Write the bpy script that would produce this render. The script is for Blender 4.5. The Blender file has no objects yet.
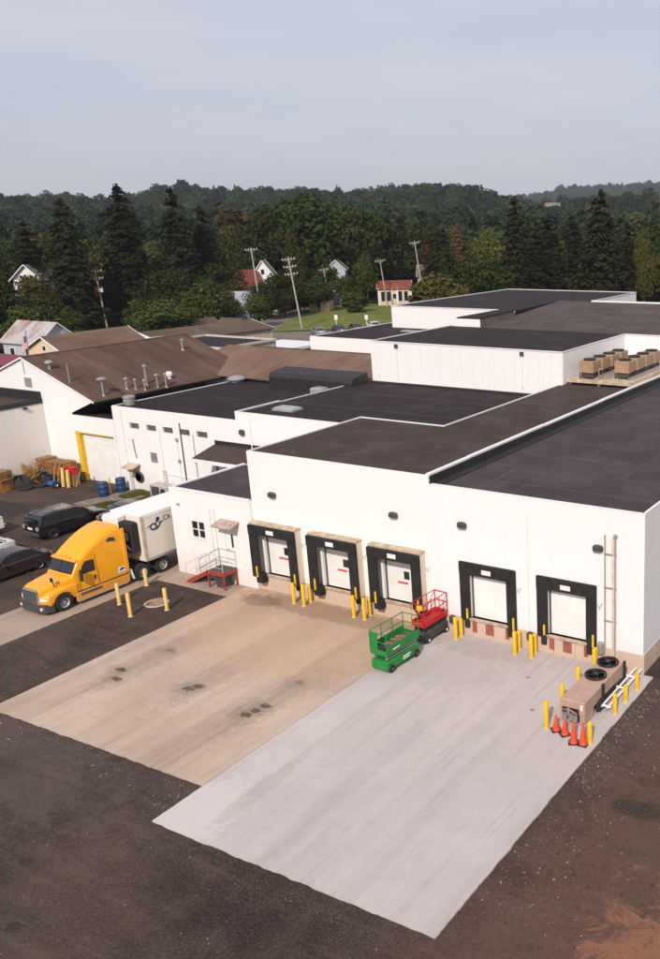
import bpy, bmesh, math, random
import numpy as np
from mathutils import Vector, Matrix
R = math.radians
random.seed(7)
rng = np.random.default_rng(7)
S = bpy.context.scene
COL = S.collection

# ------------------------------------------------------------------ camera
cd = bpy.data.cameras.new('camera')
cam = bpy.data.objects.new('camera', cd)
COL.objects.link(cam)
right = Vector((0.8901054, 0.4555670, -0.0130805))
down = Vector((0.1150235, -0.2523242, -0.9607820))
fwd = Vector((-0.4410011, 0.8536927, -0.2769960))
mw = Matrix.Identity(4)
for i in range(3):
    mw[i][0] = right[i]; mw[i][1] = -down[i]; mw[i][2] = -fwd[i]
CAMP = Vector((13.818, -34.612, 20.0))
mw.translation = CAMP
cam.matrix_world = mw
cd.sensor_fit = 'VERTICAL'
cd.sensor_height = 24.0
cd.sensor_width = 36.0
cd.lens = 24.0 * 903.0 / 959.0
cd.shift_x = -231.3 / 959.0          # the photograph is a crop from the left of a wider frame
cd.clip_start = 0.5
cd.clip_end = 20000
S.camera = cam

# ------------------------------------------------------------------ world, sun, exposure
SUN_EL, SUN_AZ = R(37), R(160)       # azimuth clockwise from +Y
W = bpy.data.worlds.new('World'); S.world = W; W.use_nodes = True
nt = W.node_tree; nt.nodes.clear()
out = nt.nodes.new('ShaderNodeOutputWorld')
bg = nt.nodes.new('ShaderNodeBackground')
sky = nt.nodes.new('ShaderNodeTexSky'); sky.sky_type = 'NISHITA'
sky.sun_disc = False; sky.sun_elevation = SUN_EL; sky.sun_rotation = SUN_AZ
sky.air_density = 1.0; sky.dust_density = 2.2; sky.ozone_density = 1.0; sky.altitude = 100
# thin high cloud veil: a pale mix with soft streaks
tc = nt.nodes.new('ShaderNodeTexCoord')
mp = nt.nodes.new('ShaderNodeMapping'); mp.inputs['Scale'].default_value = (1.2, 1.2, 7.0)
nz = nt.nodes.new('ShaderNodeTexNoise'); nz.inputs['Scale'].default_value = 2.3; nz.inputs['Detail'].default_value = 5; nz.inputs['Roughness'].default_value = .55
rp = nt.nodes.new('ShaderNodeMapRange')
rp.inputs['From Min'].default_value = .35; rp.inputs['From Max'].default_value = .75
rp.inputs['To Min'].default_value = .80; rp.inputs['To Max'].default_value = .93
mx = nt.nodes.new('ShaderNodeMix'); mx.data_type = 'RGBA'
n3 = nt.nodes.new('ShaderNodeTexNoise'); n3.inputs['Scale'].default_value = 2.6; n3.inputs['Detail'].default_value = 7; n3.inputs['Roughness'].default_value = .6; n3.inputs['Distortion'].default_value = .8
veil = nt.nodes.new('ShaderNodeValToRGB'); veil.color_ramp.elements[0].position = .36; veil.color_ramp.elements[1].position = .60
veil.color_ramp.elements[0].color = (5.45, 5.65, 6.6, 1); veil.color_ramp.elements[1].color = (5.95, 6.05, 6.75, 1)
nt.links.new(tc.outputs['Generated'], mp.inputs['Vector'])
nt.links.new(mp.outputs['Vector'], nz.inputs['Vector'])
nt.links.new(mp.outputs['Vector'], n3.inputs['Vector']); nt.links.new(n3.outputs['Fac'], veil.inputs['Fac']); nt.links.new(veil.outputs['Color'], mx.inputs['B'])
nt.links.new(nz.outputs['Fac'], rp.inputs['Value'])
nt.links.new(rp.outputs['Result'], mx.inputs['Factor'])
nt.links.new(sky.outputs['Color'], mx.inputs['A'])
nt.links.new(mx.outputs['Result'], bg.inputs['Color'])
bg.inputs['Strength'].default_value = 0.093
nt.links.new(bg.outputs['Background'], out.inputs['Surface'])

sl = bpy.data.lights.new('sun', 'SUN'); sl.energy = 3.4; sl.angle = R(1.2); sl.color = (1.0, .895, .80)
so = bpy.data.objects.new('sun', sl); COL.objects.link(so)
sd = Vector((math.sin(SUN_AZ) * math.cos(SUN_EL), math.cos(SUN_AZ) * math.cos(SUN_EL), math.sin(SUN_EL)))
so.rotation_euler = sd.to_track_quat('Z', 'Y').to_euler()
so.location = (20, -60, 60)
S.view_settings.view_transform = 'Standard'
S.view_settings.look = 'None'
S.view_settings.gamma = 1
S.view_settings.exposure = 0.25
S.render.engine = 'CYCLES'

# ------------------------------------------------------------------ mesh helpers
class MB:
    def __init__(s): s.v = []; s.f = []
    def add(s, vs, fs):
        n = len(s.v); s.v += [tuple(p) for p in vs]; s.f += [tuple(i + n for i in f) for f in fs]; return s
    def box(s, x0, x1, y0, y1, z0, z1):
        return s.add([(x0,y0,z0),(x1,y0,z0),(x1,y1,z0),(x0,y1,z0),(x0,y0,z1),(x1,y0,z1),(x1,y1,z1),(x0,y1,z1)],
                     [(0,3,2,1),(4,5,6,7),(0,1,5,4),(1,2,6,5),(2,3,7,6),(3,0,4,7)])
    def bbox(s, x0, x1, y0, y1, z0, z1, b=.02):
        """box with chamfered vertical and top edges"""
        def ring(i, z): return [(x0+i+b,y0+i,z),(x1-i-b,y0+i,z),(x1-i,y0+i+b,z),(x1-i,y1-i-b,z),(x1-i-b,y1-i,z),(x0+i+b,y1-i,z),(x0+i,y1-i-b,z),(x0+i,y0+i+b,z)]
        vs = ring(0,z0)+ring(0,z1-b)+ring(b,z1)
        fs = [tuple(range(7,-1,-1)), tuple(range(16,24))]
        for k in (0,8):
            for i in range(8): j=(i+1)%8; fs.append((k+i,k+j,k+8+j,k+8+i))
        return s.add(vs, fs)
    def obox(s, c, size, m):
        hx,hy,hz = [q/2 for q in size]; c = Vector(c)
        vs = [c + m @ Vector(p) for p in [(-hx,-hy,-hz),(hx,-hy,-hz),(hx,hy,-hz),(-hx,hy,-hz),(-hx,-hy,hz),(hx,-hy,hz),(hx,hy,hz),(-hx,hy,hz)]]
        return s.add(vs, [(0,3,2,1),(4,5,6,7),(0,1,5,4),(1,2,6,5),(2,3,7,6),(3,0,4,7)])
    def bar(s, p0, p1, w, h=None):
        """square bar between two points"""
        p0, p1 = Vector(p0), Vector(p1); h = h or w
        d = p1 - p0; m = d.to_track_quat('X', 'Z').to_matrix()
        return s.obox((p0+p1)/2, (d.length, w, h), m)
    def cyl(s, p0, p1, r0, r1=None, n=12, caps=True):
        r1 = r0 if r1 is None else r1
        p0, p1 = Vector(p0), Vector(p1); q = (p1-p0).to_track_quat('Z', 'Y').to_matrix()
        vs = []
        for p, r in ((p0,r0),(p1,r1)):
            for i in range(n):
                a = 2*math.pi*i/n; vs.append(p + q @ Vector((r*math.cos(a), r*math.sin(a), 0)))
        fs = [(i,(i+1)%n,n+(i+1)%n,n+i) for i in range(n)]
        if caps: fs += [tuple(range(n-1,-1,-1)), tuple(range(n,2*n))]
        return s.add(vs, fs)
    def path(s, pts, r, n=6):
        for a, b in zip(pts[:-1], pts[1:]): s.cyl(a, b, r, r, n)
        return s
    def lathe(s, prof, c=(0,0,0), axis='Z', n=20, caps=True):
        """prof: list of (radius, height)"""
        c = Vector(c); vs = []
        for r, h in prof:
            for i in range(n):
                a = 2*math.pi*i/n; u, w = r*math.cos(a), r*math.sin(a)
                vs.append(c + (Vector((u,w,h)) if axis=='Z' else Vector((h,u,w)) if axis=='X' else Vector((w,h,u))))
        fs = []
        for k in range(len(prof)-1):
            for i in range(n):
                j=(i+1)%n; fs.append((k*n+i,k*n+j,(k+1)*n+j,(k+1)*n+i))
        if caps and prof[0][0] > 1e-6: fs.append(tuple(range(n-1,-1,-1)))
        if caps and prof[-1][0] > 1e-6: fs.append(tuple(range((len(prof)-1)*n, len(prof)*n)))
        return s.add(vs, fs)
    def prism(s, poly, z0, z1):
        n = len(poly)
        vs = [(x,y,z0) for x,y in poly]+[(x,y,z1) for x,y in poly]
        return s.add(vs, [tuple(range(n-1,-1,-1)), tuple(range(n,2*n))]+[(i,(i+1)%n,n+(i+1)%n,n+i) for i in range(n)])
    def prismx(s, poly, x0, x1):
        """poly in (y,z), extruded along x"""
        n = len(poly)
        vs = [(x0,y,z) for y,z in poly]+[(x1,y,z) for y,z in poly]
        return s.add(vs, [tuple(range(n-1,-1,-1)), tuple(range(n,2*n))]+[(i,(i+1)%n,n+(i+1)%n,n+i) for i in range(n)])
    def prismy(s, poly, y0, y1):
        n = len(poly)
        vs = [(x,y0,z) for x,z in poly]+[(x,y1,z) for x,z in poly]
        return s.add(vs, [tuple(range(n-1,-1,-1)), tuple(range(n,2*n))]+[(i,(i+1)%n,n+(i+1)%n,n+i) for i in range(n)])
    def loft(s, secs, cap=True):
        n = len(secs[0]); vs = [p for q in secs for p in q]; fs = []
        for k in range(len(secs)-1):
            for i in range(n):
                j=(i+1)%n; fs.append((k*n+i,k*n+j,(k+1)*n+j,(k+1)*n+i))
        if cap: fs += [tuple(range(n-1,-1,-1)), tuple(range((len(secs)-1)*n,len(secs)*n))]
        return s.add(vs, fs)
    def quad(s, a, b, c, d): return s.add([a,b,c,d], [(0,1,2,3)])
    def wall(s, o, u, L, z0, z1, holes=(), depth=.15, inward=(0,1,0)):
        """sheet of wall with real openings: o = start (x,y), u = direction, holes (u0,u1,z0,z1)"""
        us = sorted({0,L}|{h[0] for h in holes}|{h[1] for h in holes}); zs = sorted({z0,z1}|{h[2] for h in holes}|{h[3] for h in holes})
        pt = lambda a,z,d=0: (o[0]+u[0]*a+inward[0]*d, o[1]+u[1]*a+inward[1]*d, z)
        for a0,a1 in zip(us[:-1],us[1:]):
            for b0,b1 in zip(zs[:-1],zs[1:]):
                ca,cb=(a0+a1)/2,(b0+b1)/2
                if any(h[0]<ca<h[1] and h[2]<cb<h[3] for h in holes): continue
                s.quad(pt(a0,b0),pt(a1,b0),pt(a1,b1),pt(a0,b1))
        for a0,a1,b0,b1 in holes:
            s.quad(pt(a0,b0),pt(a0,b1),pt(a0,b1,depth),pt(a0,b0,depth)); s.quad(pt(a1,b1),pt(a1,b0),pt(a1,b0,depth),pt(a1,b1,depth))
            s.quad(pt(a0,b1),pt(a1,b1),pt(a1,b1,depth),pt(a0,b1,depth)); s.quad(pt(a1,b0),pt(a0,b0),pt(a0,b0,depth),pt(a1,b0,depth))
        return s
    def mesh(s, name, mat, angle=35, smooth=True):
        me = bpy.data.meshes.new(name); me.from_pydata(s.v, [], s.f)
        bm = bmesh.new(); bm.from_mesh(me); bmesh.ops.recalc_face_normals(bm, faces=bm.faces); bm.to_mesh(me); bm.free()
        if mat: me.materials.append(mat)
        if smooth:
            me.shade_smooth(); me.set_sharp_from_angle(angle=R(angle))
        return me
    def build(s, name, mat, parent=None, loc=None, rz=0, angle=35, smooth=True):
        return link(name, s.mesh(name, mat, angle, smooth), parent, loc, rz)

def link(name, me, parent=None, loc=None, rz=0):
    o = bpy.data.objects.new(name, me); COL.objects.link(o)
    if parent: o.parent = parent
    if loc is not None: o.location = loc
    if rz: o.rotation_euler = (0,0,rz)
    return o
def tag(o, label=None, cat=None, group=None, kind=None):
    if label: o['label'] = label
    if cat: o['category'] = cat
    if group: o['group'] = group
    if kind: o['kind'] = kind
    return o
def thing(name, label, cat, loc=(0,0,0), rz=0, group=None):
    o = bpy.data.objects.new(name, None); COL.objects.link(o)
    o.empty_display_size = .3; o.location = loc; o.rotation_euler = (0,0,rz)
    return tag(o, label, cat, group)
def copy_tree(o, parent=None):
    c = o.copy(); COL.objects.link(c); c.parent = parent
    for ch in list(o.children): copy_tree(ch, c)
    return c

# ------------------------------------------------------------------ materials
def mat(name, col, rough=.7, var=.12, scale=1.5, detail=4, metal=0, bump=0, bscale=30, stretch=None, col2=None, spec=.5, obj=True, coat=0, contrast=(.35,.7)):
    m = bpy.data.materials.new(name); m.use_nodes = True
    n = m.node_tree; b = n.nodes['Principled BSDF']
    b.inputs['Roughness'].default_value = rough; b.inputs['Metallic'].default_value = metal
    b.inputs['Specular IOR Level'].default_value = spec
    if coat: b.inputs['Coat Weight'].default_value = coat; b.inputs['Coat Roughness'].default_value = .08
    t = n.nodes.new('ShaderNodeTexCoord'); vec = t.outputs['Object']
    if not obj: vec = n.nodes.new('ShaderNodeNewGeometry').outputs['Position']
    if stretch:
        mp = n.nodes.new('ShaderNodeMapping'); mp.inputs['Scale'].default_value = stretch
        n.links.new(vec, mp.inputs['Vector']); vec = mp.outputs['Vector']
    nz = n.nodes.new('ShaderNodeTexNoise'); nz.inputs['Scale'].default_value = scale; nz.inputs['Detail'].default_value = detail; nz.inputs['Roughness'].default_value = .6
    n.links.new(vec, nz.inputs['Vector'])
    cr = n.nodes.new('ShaderNodeValToRGB')
    c2 = col2 or tuple(c*(1-var*2) for c in col)
    cr.color_ramp.elements[0].position, cr.color_ramp.elements[1].position = contrast
    cr.color_ramp.elements[0].color = (*c2,1); cr.color_ramp.elements[1].color = (*[min(1,c*(1+var*.5)) for c in col],1)
    n.links.new(nz.outputs['Fac'], cr.inputs['Fac']); n.links.new(cr.outputs['Color'], b.inputs['Base Color'])
    if bump:
        n2 = n.nodes.new('ShaderNodeTexNoise'); n2.inputs['Scale'].default_value = bscale; n2.inputs['Detail'].default_value = 5
        n.links.new(t.outputs['Object'] if obj else vec, n2.inputs['Vector'])
        bp = n.nodes.new('ShaderNodeBump'); bp.inputs['Strength'].default_value = bump; bp.inputs['Distance'].default_value = .02
        n.links.new(n2.outputs['Fac'], bp.inputs['Height']); n.links.new(bp.outputs['Normal'], b.inputs['Normal'])
    m['cr'] = 0
    return m
class NT:
    """tiny node-graph writer"""
    def __init__(s, m): s.m = m; m.use_nodes = True; s.t = m.node_tree; s.b = s.t.nodes['Principled BSDF']
    def n(s, typ, **kw):
        x = s.t.nodes.new(typ)
        for k, v in kw.items():
            if k.startswith('_'): setattr(x, k[1:], v)
        return x
    def set(s, sock, v):
        if isinstance(v, bpy.types.NodeSocket): s.t.links.new(v, sock)
        else: sock.default_value = v
    def noise(s, vec, scale, detail=4, rough=.6, dist=0):
        x = s.n('ShaderNodeTexNoise'); s.set(x.inputs['Vector'], vec); x.inputs['Scale'].default_value = scale
        x.inputs['Detail'].default_value = detail; x.inputs['Roughness'].default_value = rough; x.inputs['Distortion'].default_value = dist
        return x.outputs['Fac']
    def mapv(s, vec, scale=(1,1,1), loc=(0,0,0), rot=(0,0,0)):
        x = s.n('ShaderNodeMapping'); s.set(x.inputs['Vector'], vec); x.inputs['Scale'].default_value = scale; x.inputs['Location'].default_value = loc; x.inputs['Rotation'].default_value = rot
        return x.outputs['Vector']
    def math(s, op, a, b=0, c=None, clamp=False):
        x = s.n('ShaderNodeMath', _operation=op); x.use_clamp = clamp
        s.set(x.inputs[0], a); s.set(x.inputs[1], b)
        if c is not None: s.set(x.inputs[2], c)
        return x.outputs[0]
    def rng(s, v, a, b, c=0, d=1, smooth=False):
        x = s.n('ShaderNodeMapRange'); 
        if smooth: x.interpolation_type = 'SMOOTHSTEP'
        s.set(x.inputs['Value'], v)
        for k, q in zip(('From Min','From Max','To Min','To Max'), (a,b,c,d)): x.inputs[k].default_value = q
        return x.outputs['Result']
    def mix(s, f, a, b, blend='MIX'):
        x = s.n('ShaderNodeMix', _data_type='RGBA', _blend_type=blend)
        s.set(x.inputs[0], f)
        s.set(x.inputs[6], a if isinstance(a, bpy.types.NodeSocket) else (*a[:3],1)); s.set(x.inputs[7], b if isinstance(b, bpy.types.NodeSocket) else (*b[:3],1))
        return x.outputs[2]
    def blob(s, vec, c, r, wob):
        """soft stain: 1 inside an ellipse of half-axes r around c, edge broken by wob"""
        sub = s.n('ShaderNodeVectorMath', _operation='SUBTRACT'); s.set(sub.inputs[0], vec); sub.inputs[1].default_value = (*c,0)
        mul = s.n('ShaderNodeVectorMath', _operation='MULTIPLY'); s.set(mul.inputs[0], sub.outputs[0]); mul.inputs[1].default_value = (1/r[0],1/r[1],0)
        ln = s.n('ShaderNodeVectorMath', _operation='LENGTH'); s.set(ln.inputs[0], mul.outputs[0])
        d = s.math('ADD', ln.outputs['Value'], wob)
        return s.rng(d, 1.15, .75, 0, 1, True)
    def bump(s, h, strength, dist=.02):
        x = s.n('ShaderNodeBump'); x.inputs['Strength'].default_value = strength; x.inputs['Distance'].default_value = dist
        s.set(x.inputs['Height'], h); s.t.links.new(x.outputs['Normal'], s.b.inputs['Normal'])
    def pos(s): return s.n('ShaderNodeNewGeometry').outputs['Position']
    def base(s, c, rough=.9):
        s.set(s.b.inputs['Base Color'], c if isinstance(c, bpy.types.NodeSocket) else (*c,1)); s.set(s.b.inputs['Roughness'], rough)

def wall_mat(name, col, streak=.5, spec=.3):
    g = NT(bpy.data.materials.new(name)); p = g.pos()
    s1 = g.noise(g.mapv(p,(1.6,1.6,.10)),1.0,5,.6); s2 = g.noise(p,.22,4,.6); s3 = g.noise(p,2.3,5,.7)
    c = g.mix(g.rng(s1,.5,.85,0,streak*.6), col, tuple(q*f for q,f in zip(col,(.87,.84,.80))))
    c = g.mix(g.rng(s2,.45,.75,0,.35), c, tuple(q*f for q,f in zip(col,(.95,.93,.90))))
    c = g.mix(g.rng(s3,.62,.8,0,.25), c, tuple(q*f for q,f in zip(col,(.86,.82,.76))))
    sp_ = g.n('ShaderNodeSeparateXYZ'); g.set(sp_.inputs[0],p)
    splash = g.math('MULTIPLY', g.rng(g.math('ADD',sp_.outputs[2],g.rng(s3,.2,.8,-.7,.7)),1.7,.2), .4)
    c = g.mix(splash, c, tuple(q*f for q,f in zip(col,(.72,.62,.52))))
    rust = g.noise(g.mapv(p,(5,5,.22)),1.0,4,.55); c = g.mix(g.math('MULTIPLY',g.rng(rust,.70,.82),.30), c, tuple(q*f for q,f in zip(col,(.80,.68,.56))))
    g.base(c,.62); g.b.inputs['Specular IOR Level'].default_value = spec
    g.bump(g.noise(p,14,4),.12,.01); return g.m
WHITE = wall_mat('white_painted_wall', (.765,.758,.757))
CREAM = wall_mat('cream_wall', (.74,.70,.66), .7)
SIDING = wall_mat('white_metal_siding', (.76,.755,.755), .4)
BASECON = wall_mat('tan_concrete_base', (.58,.47,.38), .9)
def roof_mat(name, col, lite, scale=.35, patch=True):
    g = NT(bpy.data.materials.new(name)); p = g.pos()
    a = g.noise(p,scale,6,.65); b = g.noise(p,6,5,.7)
    c = g.mix(g.rng(a,.35,.7), col, lite)
    c = g.mix(g.rng(b,.55,.8,0,.45), c, tuple(q*1.7 for q in lite))
    if patch:
        br = g.n('ShaderNodeTexBrick'); g.set(br.inputs['Vector'], g.mapv(p,(1,1,1)))
        br.inputs['Scale'].default_value = .33; br.inputs['Mortar Size'].default_value = .006; br.inputs['Bias'].default_value = -.1
        br.inputs['Color1'].default_value = (.86,.86,.86,1); br.inputs['Color2'].default_value = (1.12,1.12,1.12,1); br.inputs['Mortar'].default_value = (.7,.7,.7,1)
        c = g.mix(.4, c, br.outputs['Color'], 'MULTIPLY')
    pd = g.noise(p,.45,6,.7,.8); ring = g.math('MULTIPLY', g.rng(pd,.54,.58), g.rng(pd,.66,.60))
    c = g.mix(g.math('MULTIPLY',ring,.12), c, tuple(q*2.3 for q in lite)); c = g.mix(g.math('MULTIPLY',g.rng(pd,.60,.72),.2), c, tuple(q*.75 for q in col))
    sc = g.noise(g.mapv(p,(.5,9,1),rot=(0,0,R(33))),.8,5,.7); c = g.mix(g.rng(sc,.64,.78,0,.3), c, tuple(q*2.0 for q in lite))
    g.base(c,g.rng(pd,.5,.7,.88,.62)); g.b.inputs['Specular IOR Level'].default_value = .25
    g.bump(b,.25,.02); return g.m
ROOF_R = roof_mat('grey_membrane_roof', (.046,.0355,.0385), (.065,.0515,.0555))
ROOF_L = roof_mat('brown_black_membrane_roof', (.045,.0295,.0255), (.066,.046,.040))
ROOF_K = roof_mat('black_membrane_roof', (.0165,.0108,.0118), (.0245,.017,.0182), .2)
ROOF_D = roof_mat('weathered_membrane_roof', (.066,.047,.045), (.092,.070,.067), .25)
def shingle_mat(name, col, lite, dirx=True):
    g = NT(bpy.data.materials.new(name)); p = g.pos()
    a = g.noise(g.mapv(p,(.25,1.3,.25) if dirx else (1.3,.25,.25)),.8,6,.65); b = g.noise(p,9,4,.7); c0 = g.noise(p,.18,3,.5)
    wv = g.n('ShaderNodeTexWave', _bands_direction='Z'); g.set(wv.inputs['Vector'],p); wv.inputs['Scale'].default_value = 3.2; wv.inputs['Distortion'].default_value = .6
    c = g.mix(g.rng(a,.35,.68), col, lite); c = g.mix(g.rng(c0,.4,.65,0,.5), c, tuple(q*.6 for q in col))
    c = g.mix(g.rng(b,.5,.8,0,.4), c, tuple(q*1.6 for q in lite)); c = g.mix(g.rng(wv.outputs['Fac'],0,.35,.35,0), c, tuple(q*.55 for q in col))
    g.base(c,.95); g.b.inputs['Specular IOR Level'].default_value = .15; g.bump(b,.4,.03); return g.m
SHINGLE = shingle_mat('brown_shingle', (.082,.048,.035), (.150,.098,.076))
SHINGLE2 = shingle_mat('brown_shingle_wing', (.14,.086,.062), (.22,.145,.108), False)
BLACK = mat('black_foam_pad', (.016,.015,.015), .8, .3, 4, bump=.2)
FLASH = mat('black_flashing', (.022,.019,.021), .6, .2, 2)
DOORW = mat('white_dock_door', (.78,.77,.75), .5, .05, 1)
TANM = mat('tan_shelter_board', (.60,.47,.34), .8, .22, 2.2, detail=6, bump=.15)
CHEEK = wall_mat('buff_shelter_cheek', (.70,.60,.48), .6)
YEL = mat('yellow_paint', (.80,.50,.025), .5, .12, 5, spec=.4)
YELP = mat('faded_yellow_paint', (.80,.56,.17), .6, .14, 5)
STEEL = mat('galvanised_steel', (.45,.45,.45), .45, .12, 4, metal=.6)
GREY = mat('grey_paint', (.32,.31,.30), .6, .12, 4)
DGREY = mat('dark_grey_metal', (.06,.058,.06), .55, .15, 4)
GLASS = mat('dark_glass', (.018,.022,.026), .08, .1, 2, spec=.6)
WHITEP = mat('white_paint', (.80,.79,.78), .45, .05, 3)
REDOX = mat('red_oxide_paint', (.36,.055,.03), .6, .18, 4)
REDB = mat('red_brown_panel', (.33,.10,.065), .7, .15, 4)
RUBBER = mat('black_rubber', (.020,.019,.019), .85, .2, 8)
PVC = mat('white_pipe', (.80,.79,.77), .4, .06, 3)
WOODP = mat('pallet_wood', (.36,.20,.085), .9, .25, 3, bump=.3, stretch=(1,6,6))
WOODY = mat('orange_wood', (.46,.22,.06), .9, .25, 3, bump=.3)
BLUEP = mat('blue_paint', (.014,.048,.15), .5, .15, 3)
TAND = mat('tan_metal_cabinet', (.44,.30,.225), .5, .07, 2)
# ------------------------------------------------------------------ terrain
FOV_CREST = [(-200,48),(0,48),(60,46),(110,44),(150,45),(210,49),(250,51),(300,50),(350,51),(400,55),(440,58),(475,52),(500,42),(530,34),(600,36),(660,38),(900,50)]
def heading_u(x, y):
    """photo-column-like bearing used only to lay out the ridge line of the hills"""
    q = Vector((x,y,0)) - Vector((CAMP.x,CAMP.y,0))
    f = Vector((fwd.x,fwd.y,0)).normalized(); r = Vector((f.y,-f.x,0))
    a = math.atan2(q.dot(r), q.dot(f)); a = max(-1.3, min(1.3, a))
    return 561.3 + 903*math.tan(a)/math.cos(R(16.08))
def lerp_tab(tab, u):
    if u <= tab[0][0]: return tab[0][1]
    for (a,b),(c,d) in zip(tab[:-1],tab[1:]):
        if u <= c: return b+(d-b)*(u-a)/(c-a)
    return tab[-1][1]
def sst(a,b,t):
    t = max(0,min(1,(t-a)/(b-a))); return t*t*(3-2*t)
def terrain(x, y):
    d = math.hypot(x-CAMP.x, y-CAMP.y); u = heading_u(x,y)
    h = sst(420,1250,d)*(lerp_tab(FOV_CREST,u)-14)*(1-.55*sst(1350,2000,d))
    h += sst(2000,3100,d)*(78+10*math.sin(u*.021)+ (12 if 560<u<700 else 0))*(1 if True else 0)*sst(380,560,u)
    h += sst(350,700,d)*(3*math.sin(x*.013)+3*math.cos(y*.017)+2*math.sin((x+y)*.031))
    return h
def ground_mesh():
    rads = [0,15,30,60,100,160,230,300,360,420,480,550,620,700,780,860,940,1020,1100,1180,1260,1340,1420,1520,1640,1800,1950,2100,2250,2400,2550,2700,2850,3000,3150,3300,3600,4200]
    n = 180; mb = MB(); vs = [(CAMP.x,CAMP.y,0)]
    for r in rads[1:]:
        for i in range(n):
            a = 2*math.pi*i/n; x,y = CAMP.x+r*math.sin(a), CAMP.y+r*math.cos(a); vs.append((x,y,terrain(x,y)-.02))
    fs = [(0,1+i,1+(i+1)%n) for i in range(n)]
    for k in range(len(rads)-2):
        for i in range(n):
            j=(i+1)%n; fs.append((1+k*n+i,1+(k+1)*n+i,1+(k+1)*n+j,1+k*n+j))
    mb.add(vs,fs); return mb
g = NT(bpy.data.materials.new('grassy_soil')); p = g.pos()
c = g.mix(g.rng(g.noise(p,.02,5),.4,.65), (.020,.028,.010), (.040,.046,.016)); c = g.mix(g.rng(g.noise(p,.5,5,.7),.45,.75,0,.6), c, (.022,.026,.012))
g.base(c,.95); g.b.inputs['Specular IOR Level'].default_value=.1
tag(ground_mesh().build('ground', g.m), kind='structure')

# ------------------------------------------------------------------ yard asphalt (one sheet) and concrete slabs
g = NT(bpy.data.materials.new('worn_asphalt')); p = g.pos()
big = g.noise(p,.11,5,.6,.4); mid = g.noise(p,.6,6,.65,.3); fine = g.noise(p,11,6,.8); st = g.noise(g.mapv(p,(1.0,.13,1),rot=(0,0,R(-38))),.6,5,.6,.6)
c = g.mix(g.rng(big,.40,.60), (.022,.0130,.0110), (.062,.041,.0345))
c = g.mix(g.rng(mid,.42,.72,0,.7), c, (.098,.065,.050)); c = g.mix(g.rng(st,.5,.75,0,.55), c, (.092,.061,.046))
c = g.mix(g.rng(fine,.52,.72,0,.85), c, (.16,.115,.094)); c = g.mix(g.rng(fine,.48,.30,0,.85), c, (.014,.0095,.0085))
wob = g.rng(mid,.2,.8,-.5,.5)
sep = g.n('ShaderNodeSeparateXYZ'); g.set(sep.inputs[0],p)
# greyer strip near the pads, warm soil showing by the lower right, dark oil patches
soft = g.rng(g.noise(p,.8,9,.8,.5),.2,.8,-1.0,1.0)
c = g.mix(g.math('MULTIPLY', g.blob(p,(5.0,-11),(3.4,13),soft), .55), c, (.105,.057,.038))
c = g.mix(g.math('MULTIPLY', g.blob(p,(8.6,-15.2),(4.0,3.4),soft), g.rng(fine,.3,.6,.55,.95)), c, (.34,.155,.085))
c = g.mix(g.math('MULTIPLY', g.blob(p,(3.4,-16),(4.2,7),wob), .35), c, (.115,.062,.045))
c = g.mix(g.math('MULTIPLY',g.blob(p,(-22,-17.5),(9,3),soft),.4), c, (.105,.079,.071))
trk = g.noise(g.mapv(p,(.16,1.5,1),rot=(0,0,R(22))),1.0,5,.65,.9)
c = g.mix(g.rng(trk,.55,.72,0,.45), c, (.122,.084,.067)); c = g.mix(g.rng(trk,.44,.3,0,.5), c, (.024,.016,.014))
for q,r in (((-13.4,-20.5),(.32,.22)),((3.5,-9.2),(1.0,.5)),((-11,-22.5),(.25,.2))): c = g.mix(g.math('MULTIPLY',g.blob(p,q,r,g.rng(mid,.2,.8,-.3,.3)),.6), c, (.020,.015,.014))
gr = g.noise(p,4.2,5,.85); c = g.mix(g.rng(gr,.54,.70,0,.42), c, (.105,.073,.058)); c = g.mix(g.rng(gr,.46,.34,0,.6), c, (.016,.0105,.009))
ag = g.noise(p,30,2,.5); c = g.mix(g.rng(ag,.60,.70,0,.55), c, (.19,.145,.12))
vo = g.n('ShaderNodeTexVoronoi'); g.set(vo.inputs['Vector'],p); vo.inputs['Scale'].default_value=7
spk = g.math('MULTIPLY', g.rng(vo.outputs['Distance'],.10,.05), g.rng(g.noise(p,.5,3),.48,.62))
c = g.mix(spk, c, (.36,.31,.28))
g.base(c,.92); g.b.inputs['Specular IOR Level'].default_value=.25
g.bump(g.math('ADD',fine,g.math('MULTIPLY',mid,.8)),.55,.05)
ASPH = g.m
def sheet(pts, z):
    return MB().add([(x,y,z) for x,y in pts],[tuple(range(len(pts)))])
ym = sheet([(-125,-60),(60,-60),(60,75),(-20,75),(-20,60),(-125,60)], .004)
tag(ym.build('yard_asphalt', ASPH, smooth=False), kind='structure')

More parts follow.
